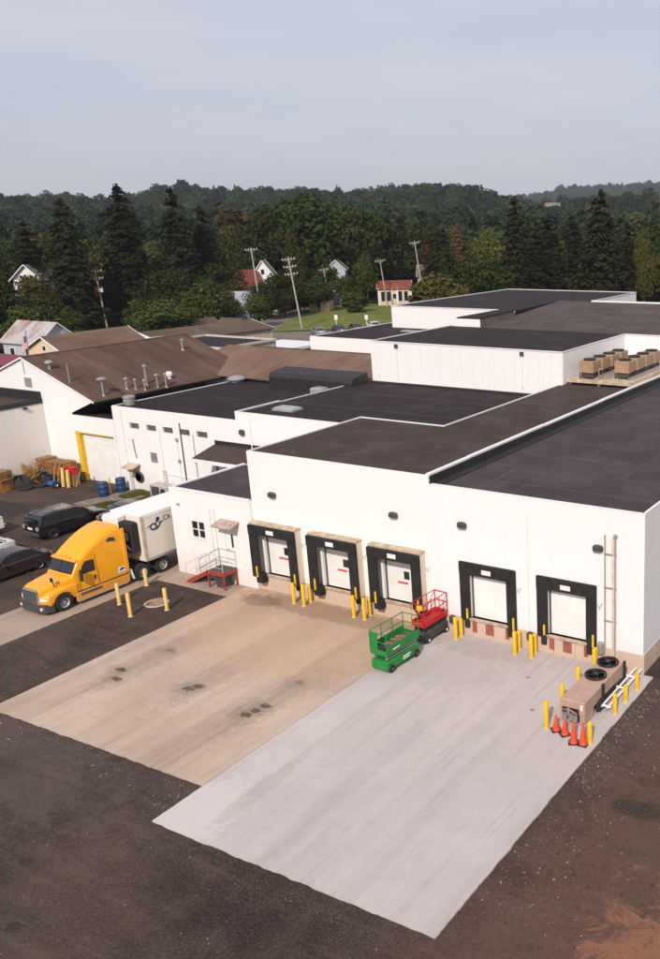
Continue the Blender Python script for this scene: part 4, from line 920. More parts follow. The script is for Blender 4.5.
# ------------------------------------------------------------------ parked cars
def car(name,label,loc,rz,col,kind,rim=None,group='vehicles parked on the asphalt by the truck'):
    """nose toward -y; local y 0 = nose"""
    t=thing(name,label,'truck' if kind=='pickup' else 'car',loc,rz,group)
    if kind=='suv': L,w,zb,zs,zr=5.1,.99,.36,1.08,1.70; gh=[(1.2,1.1,.84),(1.8,1.54,.80),(2.3,1.70,.78),(3.8,1.72,.78),(4.65,1.66,.76),(5.0,1.15,.84)]
    elif kind=='sedan': L,w,zb,zs,zr=4.8,.92,.28,.92,1.44; gh=[(1.35,.95,.78),(2.05,1.36,.66),(2.5,1.44,.64),(3.2,1.43,.64),(3.6,1.36,.66),(4.25,1.0,.76)]
    else: L,w,zb,zs,zr=5.6,.98,.45,1.15,1.80; gh=[(1.5,1.18,.82),(2.1,1.7,.74),(2.5,1.8,.73),(3.2,1.8,.73),(3.5,1.2,.80)]
    hood=zs-.10
    body=[sec(0,w*.80,w*.72,zb+.12,hood-.16,.10),sec(.18,w*.94,w*.86,zb,hood-.06,.12),sec(.7,w,w*.92,zb-.04,hood,.12),sec(1.4,w,w*.94,zb-.04,zs,.10),sec(L*.5,w,w*.95,zb-.04,zs+.03,.10),sec(L-.9,w,w*.95,zb-.04,zs+.04,.12),sec(L-.2,w*.97,w*.92,zb,zs+.03,.14),sec(L,w*.88,w*.82,zb+.12,zs-.08,.14)]
    if kind=='pickup': body=[sec(y,a,b,c,d_,e) for y,a,b,c,d_,e in ((0,w*.86,w*.8,zb,hood-.1,.1),(.2,w*.97,w*.9,zb-.05,hood-.02,.12),(1.4,w,w*.95,zb-.05,zs,.1),(3.5,w,w*.95,zb-.05,zs+.02,.08),(L,w*.97,w*.94,zb,zs,.06))]
    MB().loft(body).build('body',col,t,angle=40)
    g=MB().loft([sec(y,w*.93,wt,zs-.06,z,.12) for y,z,wt in gh]); g.build('cabin_glass',GLASS,t,angle=40)
    top=[(y,z,wt) for y,z,wt in gh if z>zr-.12]
    rf=MB().loft([sec(y,wt+.035,wt+.0,z-.03,z+.03,.03) for y,z,wt in ([(top[0][0]-.12,top[0][1]-.09,top[0][2]+.02)]+top)]); rf.build('roof',col,t,angle=40)
    for s in (-1,1):
        def pill(y0,z0,y1,z1,wd=.05): MB().bar((s*(w*.93-.02),y0,z0),(s*(gh[2][2]+.02),y1,z1),wd,.07).build('pillar',col,t,smooth=False)
        pill(gh[0][0]+.05,zs-.02,gh[1][0]+.1,gh[1][1]); mid=(gh[2][0]+gh[-2][0])/2; pill(mid,zs,mid+.03,zr-.03,.06); pill(gh[-1][0]-.08,zs,gh[-2][0]-.02,gh[-2][1]-.02,.1)
        for y in (.88,L-.95): wheel(t,s*(w+.01),y,.36 if kind!='sedan' else .32,.24,s,rim or RIMD)
        MB().bbox(min(s*w*.45,s*w*.82),max(s*w*.45,s*w*.82),-.02,.12,hood-.34,hood-.18,.03).build('headlight',LAMP,t)
        MB().bbox(min(s*w*.62,s*w*.88),max(s*w*.62,s*w*.88),L-.1,L+.02,zs-.3,zs-.06,.03).build('tail_light',TAIL,t)
        MB().bbox(min(s*(w*.98),s*(w+.2)),max(s*(w*.98),s*(w+.2)),gh[0][0]+.28,gh[0][0]+.42,zs-.02,zs+.14,.03).build('mirror',col,t)
        MB().bar((s*(w+.002),1.35,zs-.35),(s*(w+.002),L-1.1,zs-.32),.012,.02).build('trim_strip',RUBBER,t,smooth=False)
    MB().bbox(-w*.4,w*.4,-.03,.06,zb+.2,hood-.2,.02).build('grille',DGREY,t)
    MB().bbox(-w*.86,w*.86,L-.12,L+.05,zb+.02,zb+.24,.05).build('rear_bumper',DGREY if kind!='sedan' else col,t)
    MB().bbox(-.26,.26,L+.012,L+.03,zb+.42,zb+.56,.01).build('licence_plate',WHITEP,t,smooth=False)
    if kind=='suv':
        for s in (-1,1): MB().bar((s*.70,2.4,1.79),(s*.70,4.4,1.78),.04).build('roof_rail',DGREY,t,smooth=False)
        MB().bbox(-.6,.6,L-.10,L+.0,zs+.08,1.52,.04).build('rear_window',GLASS,t)
    if kind=='pickup':
        MB().box(-w*.78,w*.78,3.62,L-.06,zs-.02,zs+.045).build('bed_cavity',RUBBER,t,smooth=False)
        for s in (-1,1): MB().bbox(min(s*w*.78,s*w*.97),max(s*w*.78,s*w*.97),3.55,L,zs,zs+.07,.02).build('bed_rail',col,t)
        MB().bbox(-w*.95,w*.95,L-.05,L+.01,zb+.1,zs+.06,.02).build('tailgate',col,t)
        MB().bbox(-w*.9,w*.9,L,L+.22,zb-.02,zb+.2,.04).build('step_bumper',CHROME,t)
    return t
BLK=mat('black_car_paint',(.010,.010,.012),.25,.1,2,coat=.6); DGC=mat('charcoal_car_paint',(.05,.053,.065),.3,.1,2,coat=.5)
MAR=mat('maroon_car_paint',(.040,.023,.027),.28,.1,2,coat=.5); WHC=mat('white_car_paint',(.75,.75,.75),.3,.04,2,coat=.5)
SIL=mat('silver_car_paint',(.36,.37,.40),.3,.06,2,metal=.4,coat=.4); NVY=mat('navy_car_paint',(.02,.03,.06),.28,.1,2,coat=.5)
G_='vehicles parked on the asphalt by the truck'
car('parked_car','black boxy car seen from behind beyond the yellow truck',(-43.0,4.55,0),R(180-3),BLK,'suv')
car('parked_car','charcoal car half hidden behind the yellow cab roof',(-40.6,7.9,0),R(180-3),DGC,'sedan')
car('parked_car','dark maroon sedan nearest the nose of the yellow truck',(-38.75,-7.45,0),R(0),MAR,'sedan',RIM)
car('parked_car','white sedan tail poking in at the left edge',(-42.75,-7.2,0),R(0),WHC,'sedan',RIM)
car('pickup_truck','white pickup truck tailgate at the left edge',(-47.3,-6.0,0),R(0),WHC,'pickup',RIM)

# ------------------------------------------------------------------ bollards
def bollard(loc,h,lab,grp,m=YEL,lean=0):
    t=thing('bollard',lab,'bollard',loc,0,grp)
    MB().lathe([(.10,0),(.10,h-.05),(.085,h-.015),(.04,h),(0,h+.004)],n=12).build('post',m,t)
    MB().lathe([(.14,.0),(.13,.03),(.1,.035)],n=12).build('grout_collar',BASECON,t)
    if lean: t.rotation_euler=(0,lean,0)
    return t
Gd='yellow bollards guarding the dock doors'
for (x,y,h,l) in ((-20.12,-.87,1.25,'yellow bollard by the leftmost dock door, left of a close pair'),(-19.36,-.92,1.32,'yellow bollard by the second dock door, right of a close pair'),
  (-15.98,-.87,1.28,'yellow bollard left of the pair between second and third dock doors'),(-15.27,-.87,1.28,'pale yellow bollard right of the pair between second and third dock doors'),
  (-9.68,-.74,1.23,'yellow bollard beside the red scissor lift'),(-6.22,-.89,1.26,'yellow bollard at the right foot of the fourth dock door'),
  (-5.34,-.86,1.26,'yellow bollard at the left foot of the rightmost dock door'),(-2.16,-.62,1.12,'yellow bollard between rightmost dock door and the tan condenser cabinet')): bollard((x,y,.04),h-.04,l,Gd)
for k,(x,y) in enumerate(((-19.44,-.34),(-15.36,-.34),(-9.62,-.34),(-6.3,-.34),(-5.42,-.34),(-2.22,-.32))):
    bollard((x,y,.04),.98,('short yellow post behind the first dock bollard pair','short yellow post behind the second dock bollard pair','short yellow post close to the wall left of fourth dock door','short yellow post close to the wall right of fourth dock door','short yellow post close to the wall left of last dock door','short yellow post close to the wall beside the meter can')[k],'short yellow posts by the dock wall')
Gi='faded yellow bollards on the dark island by the truck'
for (x,y,h,l) in ((-28.83,-5.08,1.25,'faded yellow bollard nearest the yellow cab door'),(-26.91,-5.89,1.35,'faded yellow bollard nearest the camera on the dark island'),(-29.77,-2.57,1.02,'faded yellow bollard beside the truck rear wheels'),(-25.83,-4.46,1.28,'faded yellow bollard beside the round manhole cover')): bollard((x,y,0),h,l,Gi,YELP)
Ga='yellow bollards ringing the condenser cabinet'
for (x,y,h,l) in ((-1.80,-5.99,1.30,'tall yellow bollard left of the orange cones'),(-1.86,-4.43,1.30,'middle yellow bollard left of the condenser cabinet'),(-1.92,-2.78,1.27,'yellow bollard left of the condenser fans'),
  (.27,-6.22,1.0,'yellow bollard right of the orange cones'),(.25,-3.73,.97,'first yellow bollard along the right side of the white pipes'),(.27,-2.63,.86,'middle yellow bollard beside the white pipes'),(.31,-1.47,.88,'yellow bollard nearest the building corner')): bollard((x,y,.05),h-.05,l,Ga)

# ------------------------------------------------------------------ ground condenser cabinet, pipes, cones
ac=thing('condenser_cabinet','long tan condenser cabinet with two black fans at building corner','condenser',(-.98,-3.2,.05))
MB().bbox(-.56,.56,-2.05,2.0,.50,1.08,.03).build('cabinet',TAND,ac,smooth=False)
MB().box(-.56,-.10,-2.03,1.98,.06,.50).build('lower_panel',TAND,ac,smooth=False)
MB().box(.30,.52,-1.98,-1.1,.06,.5).build('lower_panel',TAND,ac,smooth=False)
MB().box(-.46,.30,-2.062,-2.03,.22,.74).build('service_opening',FLASH,ac,smooth=False)
for k,(x,z,r) in enumerate(((-.30,.36,.11),(-.02,.38,.12),(.18,.34,.09),(-.14,.60,.06))): MB().cyl((x,-2.14,z-.12),(x,-2.14,z+.14),r,n=12).build('compressor',STEEL,ac)
MB().path([(-.38,-2.12,.64),(-.1,-2.12,.68),(.22,-2.12,.56),(.22,-2.12,.3)],.03,6).build('copper_pipe',mat('copper',(.45,.22,.13),.4,.1,3,metal=.5),ac)
MB().bbox(.36,.48,-2.075,-2.05,.72,.98,.01).build('rating_plate',SIGN,ac,smooth=False)
for y in (-.35,1.92): MB().bbox(.55,.66,y-.06,y+.06,0,1.14,.01).build('leg_channel',RUBBER,ac,smooth=False)
MB().bbox(.50,.60,-.9,1.9,.10,.34,.02).build('base_rail',RUBBER,ac,smooth=False)
MB().bbox(.50,.68,-.85,-.45,.1,.55,.03).build('junction_box',RUBBER,ac)
for y in (.28,1.55):
    fr=MB().lathe([(.48,1.08),(.49,1.17),(.44,1.18),(.44,1.10)],c=(-.03,y,0),n=24).build('fan_ring',RUBBER,ac)
    MB().lathe([(.44,1.09),(0,1.09)],c=(-.03,y,0),n=24).build('fan_well',FLASH,fr)
    for a in range(4):
        m=Matrix.Rotation(a*math.pi/2+.4,3,'Z')@Matrix.Rotation(R(25),3,'X'); c_=Matrix.Rotation(a*math.pi/2+.4,3,'Z')@Vector((.22,0,0))
        MB().obox((c_.x-.03,c_.y+y,1.13),(.36,.2,.012),m).build('fan_blade',GREY,fr,smooth=False)
    for rr in (.16,.28,.38): MB().lathe([(rr,1.175),(rr+.012,1.185),(rr+.012,1.175)],c=(-.03,y,0),n=24).build('guard_ring',DGREY,fr)
    MB().cyl((-.03,y,1.1),(-.03,y,1.19),.09,n=12).build('hub',DGREY,fr)
pi_=thing('ground_pipes','low white pipe frame on the ground between cabinet and bollards','pipes',(-.1,-2.2,.05))
for x in (-.18,.10): MB().path([(x,-1.7,.3),(x,2.0,.3)],.05,8).build('long_pipe',PVC,pi_)
for y in (-1.6,.1,1.2): MB().path([(-.3,y,.3),(.2,y,.3)],.045,8).build('cross_pipe',PVC,pi_)
for y in (-1.6,1.2): MB().path([(-.04,y,.0),(-.04,y,.3)],.04,6).build('pipe_stand',STEEL,pi_)
CONE=mat('cone_orange',(.75,.075,.018),.55,.15,5)
Gc='orange traffic cones by the condenser cabinet'
for (x,y,h,l) in ((-1.38,-5.94,.70,'leftmost orange cone by the condenser cabinet'),(-.92,-6.06,.68,'second orange cone from the left by the cabinet opening'),(-.33,-6.46,.98,'tall orange cone third from the left'),(.06,-6.40,.98,'tall orange cone touching the right hand bollard')):
    t=thing('traffic_cone',l,'cone',(x,y,.05),random.uniform(0,1.5),Gc)
    MB().bbox(-.21,.21,-.21,.21,0,.04,.02).build('base',RUBBER,t)
    MB().lathe([(.17,.04),(.15,.07),(.10,h*.45),(.035,h-.02),(.025,h),(0,h)],n=14).build('cone',CONE,t)
    MB().lathe([(.118,h*.36),(.112,h*.40),(.112,h*.42)],n=14).build('ridge',CONE,t)

# ------------------------------------------------------------------ scissor lifts
def scissor(name,label,loc,rz,col,chas,L,w,stack,zt,rail,deckcol,arms,toe=.16,near=True):
    t=thing(name,label,'lift',loc,rz,'scissor lifts parked by the docks')
    MB().bbox(-w/2,w/2,-L/2,L/2,.18,.62,.05).build('chassis',chas,t)
    MB().bbox(-w/2+.06,w/2-.06,-L/2-.07,-L/2+.1,.22,.56,.05).build('end_box',chas,t)
    for s in (-1,1):
        MB().bbox(min(s*w/2,s*(w/2+.03)),max(s*w/2,s*(w/2+.03)),-L*.32,L*.32,.26,.58,.01).build('side_door',chas,t)
        for y in (-L*.38,L*.38): wheel(t,s*(w/2+.05),y,.2,.13,s,RIMD if chas is not DGREY else RIM)
    n=stack; z0=.64; hh=(zt-.12-z0)/n
    mb=None
    for i in range(n):
        for s in (-1,1):
            for d in (-1,1):
                MB().bar((s*(w/2-.1-.05*(d>0)),-d*L*.46,z0+i*hh+.03),(s*(w/2-.1-.05*(d>0)),d*L*.46,z0+(i+1)*hh-.03),.045,.055).build('scissor_arm',arms,t,smooth=False)
        MB().cyl((-w/2+.08,0,z0+(i+.5)*hh),(w/2-.08,0,z0+(i+.5)*hh),.04,n=8).build('pivot',DGREY,t)
    dk=MB().bbox(-w/2,w/2,-L/2,L/2,zt-.12,zt,.02).build('platform',col,t,smooth=False)
    MB().bbox(-w/2+.05,w/2-.05,-L/2+.05,L/2-.05,zt,zt+.012,.004).build('deck_plate',deckcol,dk,smooth=False)
    for s in (-1,1): MB().box(min(s*w/2,s*(w/2-.02)),max(s*w/2,s*(w/2-.02)),-L/2,L/2,zt,zt+toe).build('toe_board',col,dk,smooth=False)
    for e in (-1,1): MB().box(-w/2,w/2,e*L/2-.01,e*L/2+.01,zt,zt+.16).build('toe_board',col,dk,smooth=False)
    zr=zt+rail; r=.024
    for s in ((-1,1) if near else (-1,)):
        x=s*(w/2-.02)
        for z in (zr,zt+rail*.55): MB().path([(x,-L/2,z),(x,L/2,z)],r,6).build('guard_rail',col,t)
        for y in np.linspace(-L/2,L/2,4): MB().path([(x,y,zt),(x,y,zr)],r,6).build('rail_post',col,t)
    for e in (-1,1):
        for z in (zr,zt+rail*.55): MB().path([(-w/2,e*L/2,z),(w/2,e*L/2,z)],r,6).build('guard_rail',col,t)
    if not near:
        MB().box(-w/2+.05,-.02,-L/2+.0,-L/2+.025,zt+.16,zt+rail*.95).build('gate_panel',col,t,smooth=False)
        for e in (-1,1): MB().path([(w/2-.02,e*(L/2-.02),zt),(w/2-.02,e*(L/2-.02),zt+rail)],r,6).build('rail_post',col,t)
    return t
GRN=mat('green_lift_paint',(.012,.22,.035),.45,.12,3); RED=mat('red_lift_paint',(.52,.018,.022),.42,.1,3)
DECK=mat('worn_deck',(.13,.11,.09),.8,.25,4)
gl=scissor('scissor_lift','green scissor lift with lowered platform on the slab divide','x' and (-10.86,-4.0,.05),R(0),GRN,GRN,2.35,.98,2,1.0,1.0,DECK,GREY,.34,False)
gl.rotation_euler=(0,0,R(-3))
for y0,y1,z in ((-.75,-.25,1.1),(-.10,.45,.46),(-.12,.35,.35)): MB().box(.522 if z<1 else .491,.527 if z<1 else .496,y0,y1,z-.03,z+.035).build('decal_strip',WHITEP,gl,smooth=False)
MB().bbox(.0,.36,-1.16,-.95,1.0,1.34,.03).build('control_box',RUBBER,gl)
for e in (-.3,.15,.5): MB().bar((-.4,e,1.03),(.3,e+.3,1.06),.10,.06).build('deck_clutter',WOODP,gl,smooth=False)
rl=scissor('scissor_lift','red scissor lift with dark chassis parked against the dock wall','x' and (-11.0,-1.0,.05),R(-3),RED,DGREY,1.85,.80,2,1.0,1.08,RED,DGREY,.16,True)
MB().bbox(-.1,.22,-.9,-.68,1.75,1.98,.03).build('control_box',YEL,rl)
MB().cyl((-.25,-.98,1.55),(-.25,-.94,1.55),.2,n=14).build('coiled_hose',TANM,rl)

# ------------------------------------------------------------------ odds and ends
mh=thing('manhole_cover','round rusty tan manhole cover on the dark island','manhole cover',(-27.15,-4.05,.0))
MB().lathe([(.52,0),(.52,.03),(.46,.035),(.44,.022),(0,.028)],n=24).build('cover',mat('rusty_tan_iron',(.36,.25,.17),.9,.3,5,bump=.4),mh)
MB().lathe([(.66,0),(.64,.014),(.52,.016)],n=24).build('ring',BASECON,mh)
def pallet_mesh(m,nm,seed):
    r=random.Random(seed); mb=MB()
    for x in (-.5,0,.46): mb.box(x,x+.05,-.6,.6,.03,.12)
    for i in range(7): y=-.6+i*.18; mb.box(-.5+r.uniform(-.02,.02),.51+r.uniform(-.02,.02),y,y+.11,.12,.142)
    for y in (-.6,-.05,.49): mb.box(-.5,.51,y,y+.11,.005,.03)
    return mb.mesh(nm,m,smooth=False)
pm={k:[pallet_mesh(m,'pallet',i*9+j) for j in range(3)] for i,(k,m) in enumerate((('brown',WOODP),('orange',WOODY),('blue',BLUEP)))}
lay='blue blue brown brown orange brown orange brown brown brown brown brown'.split()
DONE={}
def stack(x,y,rz,names,where,n=0):
    r=random.Random(int(x*10)); ordn=['bottom','second','third','fourth','fifth','sixth','seventh','eighth','ninth','tenth','eleventh','twelfth','thirteenth','fourteenth']
    for i,k in enumerate(names):
        o=link('pallet',pm[k][r.randrange(3)],None,(x+r.uniform(-.06,.06),y+r.uniform(-.06,.06),i*.147),rz+r.uniform(-.08,.08))
        tag(o,f'{k} wooden pallet, {ordn[i]} from the ground in the {where}','pallet','pallets stacked by the garage bay')
B_='brown'; O_='orange'; U_='blue'
stack(-56.25,9.55,R(4),[B_,B_,B_,U_,U_,U_,B_,O_,B_,B_,B_,O_,B_],'left stack beside the garage')
stack(-55.15,9.6,R(-2),[B_,B_,U_,U_,U_,B_,B_,O_,B_,O_,B_,B_],'middle stack beside the garage')
stack(-54.05,9.7,R(1),[B_,O_,B_,B_,B_,O_,O_,O_,B_,B_,O_,B_],'right stack beside the garage')
stack(-56.65,5.9,R(12),[O_,O_,O_,O_,B_,B_,O_,O_,O_,B_,B_],'slumped stack at the left edge')
# black tarp heap
def heap(name,label,cat,loc,size,m,seed,rough=.35,n=26):
    r=random.Random(seed); mb=MB(); vs=[]; k=10
    ph=[r.random()*6 for _ in range(6)]
    for j in range(k):
        t=j/(k-1)
        for i in range(n):
            a=2*math.pi*i/n; rad=math.cos(t*math.pi/2)**.7*(1+rough*.5*math.sin(3*a+ph[0])+rough*.3*math.sin(7*a+ph[1]+t*4)+rough*.15*math.sin(13*a+ph[2]))
            vs.append((size[0]*rad*math.cos(a),size[1]*rad*math.sin(a),size[2]*(math.sin(t*math.pi/2))*(1+.25*math.sin(4*a+ph[3]+t*3))))
    fs=[(j*n+i,j*n+(i+1)%n,(j+1)*n+(i+1)%n,(j+1)*n+i) for j in range(k-1) for i in range(n)]+[tuple((k-1)*n+i for i in range(n))]
    mb.add(vs,fs); return tag(mb.build(name,m,loc=loc,angle=60),label,cat)
heap('tarp_heap','crumpled black tarp heap in front of the pallets','tarp',(-56.3,7.25,0),(.85,.75,.8),RUBBER,3)
heap('brush_pile','dry yellow brown brush pile between the pallet stacks','brush pile',(-56.8,8.35,0),(.42,.5,.8),WOODY,6,.6)
r=random.Random(5); mb=MB()
for _ in range(120):
    a=r.random()*6.28; q=Vector((-56.75+r.uniform(-.25,.25),8.35+r.uniform(-.3,.3),.3)); e=q+Vector((math.cos(a)*r.uniform(.3,1.0),math.sin(a)*r.uniform(.2,.7),r.uniform(.3,1.5)))
    mb.bar(q,e,.03)
tag(mb.build('dry_twigs',mat('dry_stalk',(.48,.30,.09),.9,.2,3),smooth=False),'dry yellow twigs bristling from the brush pile',None,None,'stuff')
for (x,y,z,l) in ((-55.0,7.9,0,'old tyre lying flat on the asphalt before the pallets'),(-55.3,6.9,0,'old tyre lying flat by the black tarp heap'),(-54.85,8.3,.2,'old tyre leaning on another tyre before the pallets')):
    t=thing('tyre',l,'tyre',(x,y,z),0,'old tyres on the ground'); MB().lathe([(.28,.02),(.48,0),(.54,.06),(.54,.18),(.48,.24),(.28,.22),(.26,.12)],n=22).build('carcass',RUBBER,t)
    if z: t.rotation_euler=(R(28),0,0)
ht=thing('hand_cart','small blue hand cart with tall wooden handles','cart',(-53.9,8.35,0))
MB().bbox(-.4,.4,-.3,.3,.2,.45,.04).build('tray',mat('bright_blue',(.02,.14,.42),.5,.1,3),ht)
for x in (-.3,.25): MB().bar((x,.2,.4),(x+.12,.5,2.0),.09).build('handle',WOODY,ht,smooth=False)
wheel(ht,.6,-.25,.3,.12,1,RIM)
Gp='loose yellow posts heaped beside the garage door'
for k,(a,b,l) in enumerate((((-53.3,8.7,0),(-53.4,8.9,1.5),'upright yellow post leaning by the blue hand cart'),((-52.75,8.75,0),(-52.75,8.85,1.4),'fat upright yellow post nearest the garage door'),((-53.9,8.6,0),(-53.65,9.0,1.6),'yellow plank leaning on the pallets behind the hand cart'),((-52.3,9.1,0),(-52.1,9.6,1.4),'grey brown plank leaning against the garage wall'))):
    m=(YELP,YELP,WOODY,WOODP)[k]; o=MB().cyl(a,b,.13 if k<2 else .07,n=10).build('loose_post',m); tag(o,l,'post',Gp)
rd=thing('red_toolbox','red metal box lying on the pallets by garage wall','box',(-53.15,9.45,.9)); MB().bbox(-.5,.5,-.25,.25,0,.5,.04).build('case',RED,rd); MB().bbox(-.52,.52,-.27,.27,.5,.58,.02).build('lid',RED,rd)
bx=thing('wooden_crate','brown crate holding up the red box beside garage wall','crate',(-53.15,9.45,0)); MB().bbox(-.5,.5,-.3,.3,0,.88,.02).build('case',WOODP,bx,smooth=False)
for z in (.2,.5,.78): MB().box(-.52,.52,-.325,-.301,z-.06,z+.06).build('slat',WOODY,bx,smooth=False)
for (x,y,l) in ((-47.95,8.35,'dark blue barrel standing farther from the white wall'),(-47.75,9.75,'dark blue barrel nearer the white wall and hose reel')):
    t=thing('blue_barrel',l,'barrel',(x,y,0),0,'blue barrels by the garage')
    MB().lathe([(.34,0),(.36,.05),(.36,.35),(.38,.38),(.36,.41),(.36,.75),(.38,.78),(.36,.81),(.36,1.08),(.33,1.12),(.3,1.1),(0,1.1)],n=20).build('drum',BLUEP,t)
    MB().cyl((.15,.1,1.1),(.15,.1,1.14),.05,n=8).build('bung',DGREY,t)
bollard((-48.15,9.05,0),1.25,'yellow bollard between the two blue barrels','yellow bollard by the garage',YELP)
hr=thing('hose_station','small canopy over a coiled hose on the white wall','hose',(-46.9,10.68,0))
MB().prismx([(0,2.15),(0,2.05),(-.75,1.85),(-.77,1.93)],-.75,.5).build('canopy',TANM,hr,smooth=False)
MB().bbox(-.45,-.15,-.3,0,1.2,1.9,.03).build('valve_box',TANM,hr)
MB().lathe([(.42,-.12),(.46,-.02),(.34,-.02),(.32,-.12)],c=(.3,-.04,1.1),axis='Y',n=20).build('hose_coil',DGREY,hr)
MB().bbox(-.75,-.5,-.35,0,0,1.6,.04).build('white_pipe_box',WHITEP,hr)
gu=thing('air_conditioner','grey boxy air conditioner on the ground at wall','air conditioner',(-43.3,10.0,0))
MB().bbox(-.95,.95,-.45,.45,.08,1.05,.04).build('case',mat('ac_grey',(.42,.41,.39),.5,.1,3),gu); MB().box(-.75,.1,-.462,-.451,.2,.95).build('grille',DGREY,gu,smooth=False); MB().bbox(-1.0,1.0,-.5,.5,0,.08,.02).build('base',DGREY,gu)
MB().cyl((.5,-.46,.58),(.5,-.44,.58),.3,n=16).build('fan',RUBBER,gu)
# patchy grass by the wall
def grass(name,label,poly,n,seed,m,h=(.08,.25)):
    r=random.Random(seed); xs=[p[0] for p in poly]; ys=[p[1] for p in poly]; mb=MB(); k=0
    def inside(x,y):
        c=False; j=len(poly)-1
        for i in range(len(poly)):
            if (poly[i][1]>y)!=(poly[j][1]>y) and x<(poly[j][0]-poly[i][0])*(y-poly[i][1])/(poly[j][1]-poly[i][1])+poly[i][0]: c=not c
            j=i
        return c
    while k<n:
        x,y=r.uniform(min(xs),max(xs)),r.uniform(min(ys),max(ys))
        if not inside(x,y) or (math.sin(x*3.1)+math.sin(y*2.7+x))<-1.0: k+=.2; continue
        a=r.random()*6.28; hh=r.uniform(*h); w=.03; lx,ly=r.uniform(-.08,.08),r.uniform(-.08,.08)
        mb.add([(x-w*math.cos(a),y-w*math.sin(a),0),(x+w*math.cos(a),y+w*math.sin(a),0),(x+lx,y+ly,hh)],[(0,1,2)]); k+=1
    o=mb.build(name,m,smooth=False); tag(o,label,None,None,'stuff'); return o
def leafmat(name,a,b,rough=.8):
    g=NT(bpy.data.materials.new(name)); geo=g.n('ShaderNodeNewGeometry'); oi=g.n('ShaderNodeObjectInfo')
    c=g.mix(geo.outputs['Random Per Island'],a,b); 
    hs=g.n('ShaderNodeHueSaturation'); g.set(hs.inputs['Color'],c); g.set(hs.inputs['Hue'],g.rng(oi.outputs['Random'],0,1,.482,.515)); g.set(hs.inputs['Value'],g.rng(oi.outputs['Random'],0,1,.72,1.3))
    g.base(hs.outputs['Color'],rough); g.b.inputs['Specular IOR Level'].default_value=.15
    tr_=g.n('ShaderNodeBsdfTranslucent'); g.set(tr_.inputs['Color'],hs.outputs['Color']); ms=g.n('ShaderNodeMixShader'); ms.inputs[0].default_value=.22
    out=[x for x in g.t.nodes if x.type=='OUTPUT_MATERIAL'][0]; g.t.links.new(g.b.outputs[0],ms.inputs[1]); g.t.links.new(tr_.outputs[0],ms.inputs[2]); g.t.links.new(ms.outputs[0],out.inputs[0])
    return g.m
GRASSM=leafmat('grass_blade',(.10,.11,.025),(.20,.17,.05))
grass('grass_patch','patchy green grass strip along the white wall',[(-46.6,5.5),(-44.3,5.6),(-43.6,7.5),(-44.2,8.3),(-45.2,8.0),(-46.2,7.2)],5000,3,GRASSM)
grass('grass_patch','patchy green grass at the foot of the white wall',[(-46.7,8.6),(-45.0,8.4),(-43.9,8.9),(-44.4,10.3),(-46.6,10.5)],5000,4,GRASSM)
# flag
fg=thing('flag','small national flag with red and white stripes at roof peak','flag',(-63.0,17.5,9.0))
# ------------------------------------------------------------------ flag on the hall peak
fg_=[o for o in bpy.data.objects if o.name=='flag'][0]; fg_.location=(-58.95,11.35,9.75); fg_.scale=(1.15,1.15,1.15)
MB().cyl((0,0,-.1),(.05,0,1.75),.03,n=8).build('pole',STEEL,fg_); MB().lathe([(0,1.70),(.05,1.75),(.05,1.80),(0,1.84)],c=(.05,0,0),n=10).build('finial',STEEL,fg_)
def cloth(i0,i1,j0,j1,NI=14,NJ=14):
    mb=MB(); vs=[]
    for s in (0,1):
        for i in range(i0,i1+1):
            for j in range(j0,j1+1):
                a=i/NI; b=j/NJ   # a along the fly, b down the hoist
                x=.04-a*.62-b*.10*a; y=.05*math.sin(a*9+b*2)*(.3+a)+s*.012; z=1.66-b*.95-a*.62-.06*math.sin(a*7)
                vs.append((x,y,z))
    ni,nj=i1-i0+1,j1-j0+1; fs=[]
    for s in (0,1):
        for i in range(ni-1):
            for j in range(nj-1):
                k=s*ni*nj+i*nj+j; fs.append((k,k+nj,k+nj+1,k+1))
    return mb.add(vs,fs)
FRED=mat('flag_red',(.50,.03,.04),.8,.06,4); FWH=mat('flag_white',(.72,.70,.70),.8,.04,4); FBL=mat('flag_blue',(.025,.035,.13),.8,.06,4)
for k in range(13):
    i0=6 if k<7 else 0
    cloth(i0,14,k,k+1,14,13).build('stripe',FRED if k%2==0 else FWH,fg_)
cn=cloth(0,6,0,7,14,13).build('canton',FBL,fg_)
mb=MB()
for i in range(5):
    for j in range(4):
        a=(.6+i*1.2)/14; b=(.9+j*1.7)/13; x=.04-a*.62-b*.10*a; y=.05*math.sin(a*9+b*2)*(.3+a)-.006; z=1.66-b*.95-a*.62-.06*math.sin(a*7)
        mb.add([(x+.02*(1 if q%2==0 else .42)*math.sin(q*math.pi/5),y,z+.02*(1 if q%2==0 else .42)*math.cos(q*math.pi/5)) for q in range(10)],[tuple(range(10))])
mb.build('stars',FWH,cn,smooth=False)

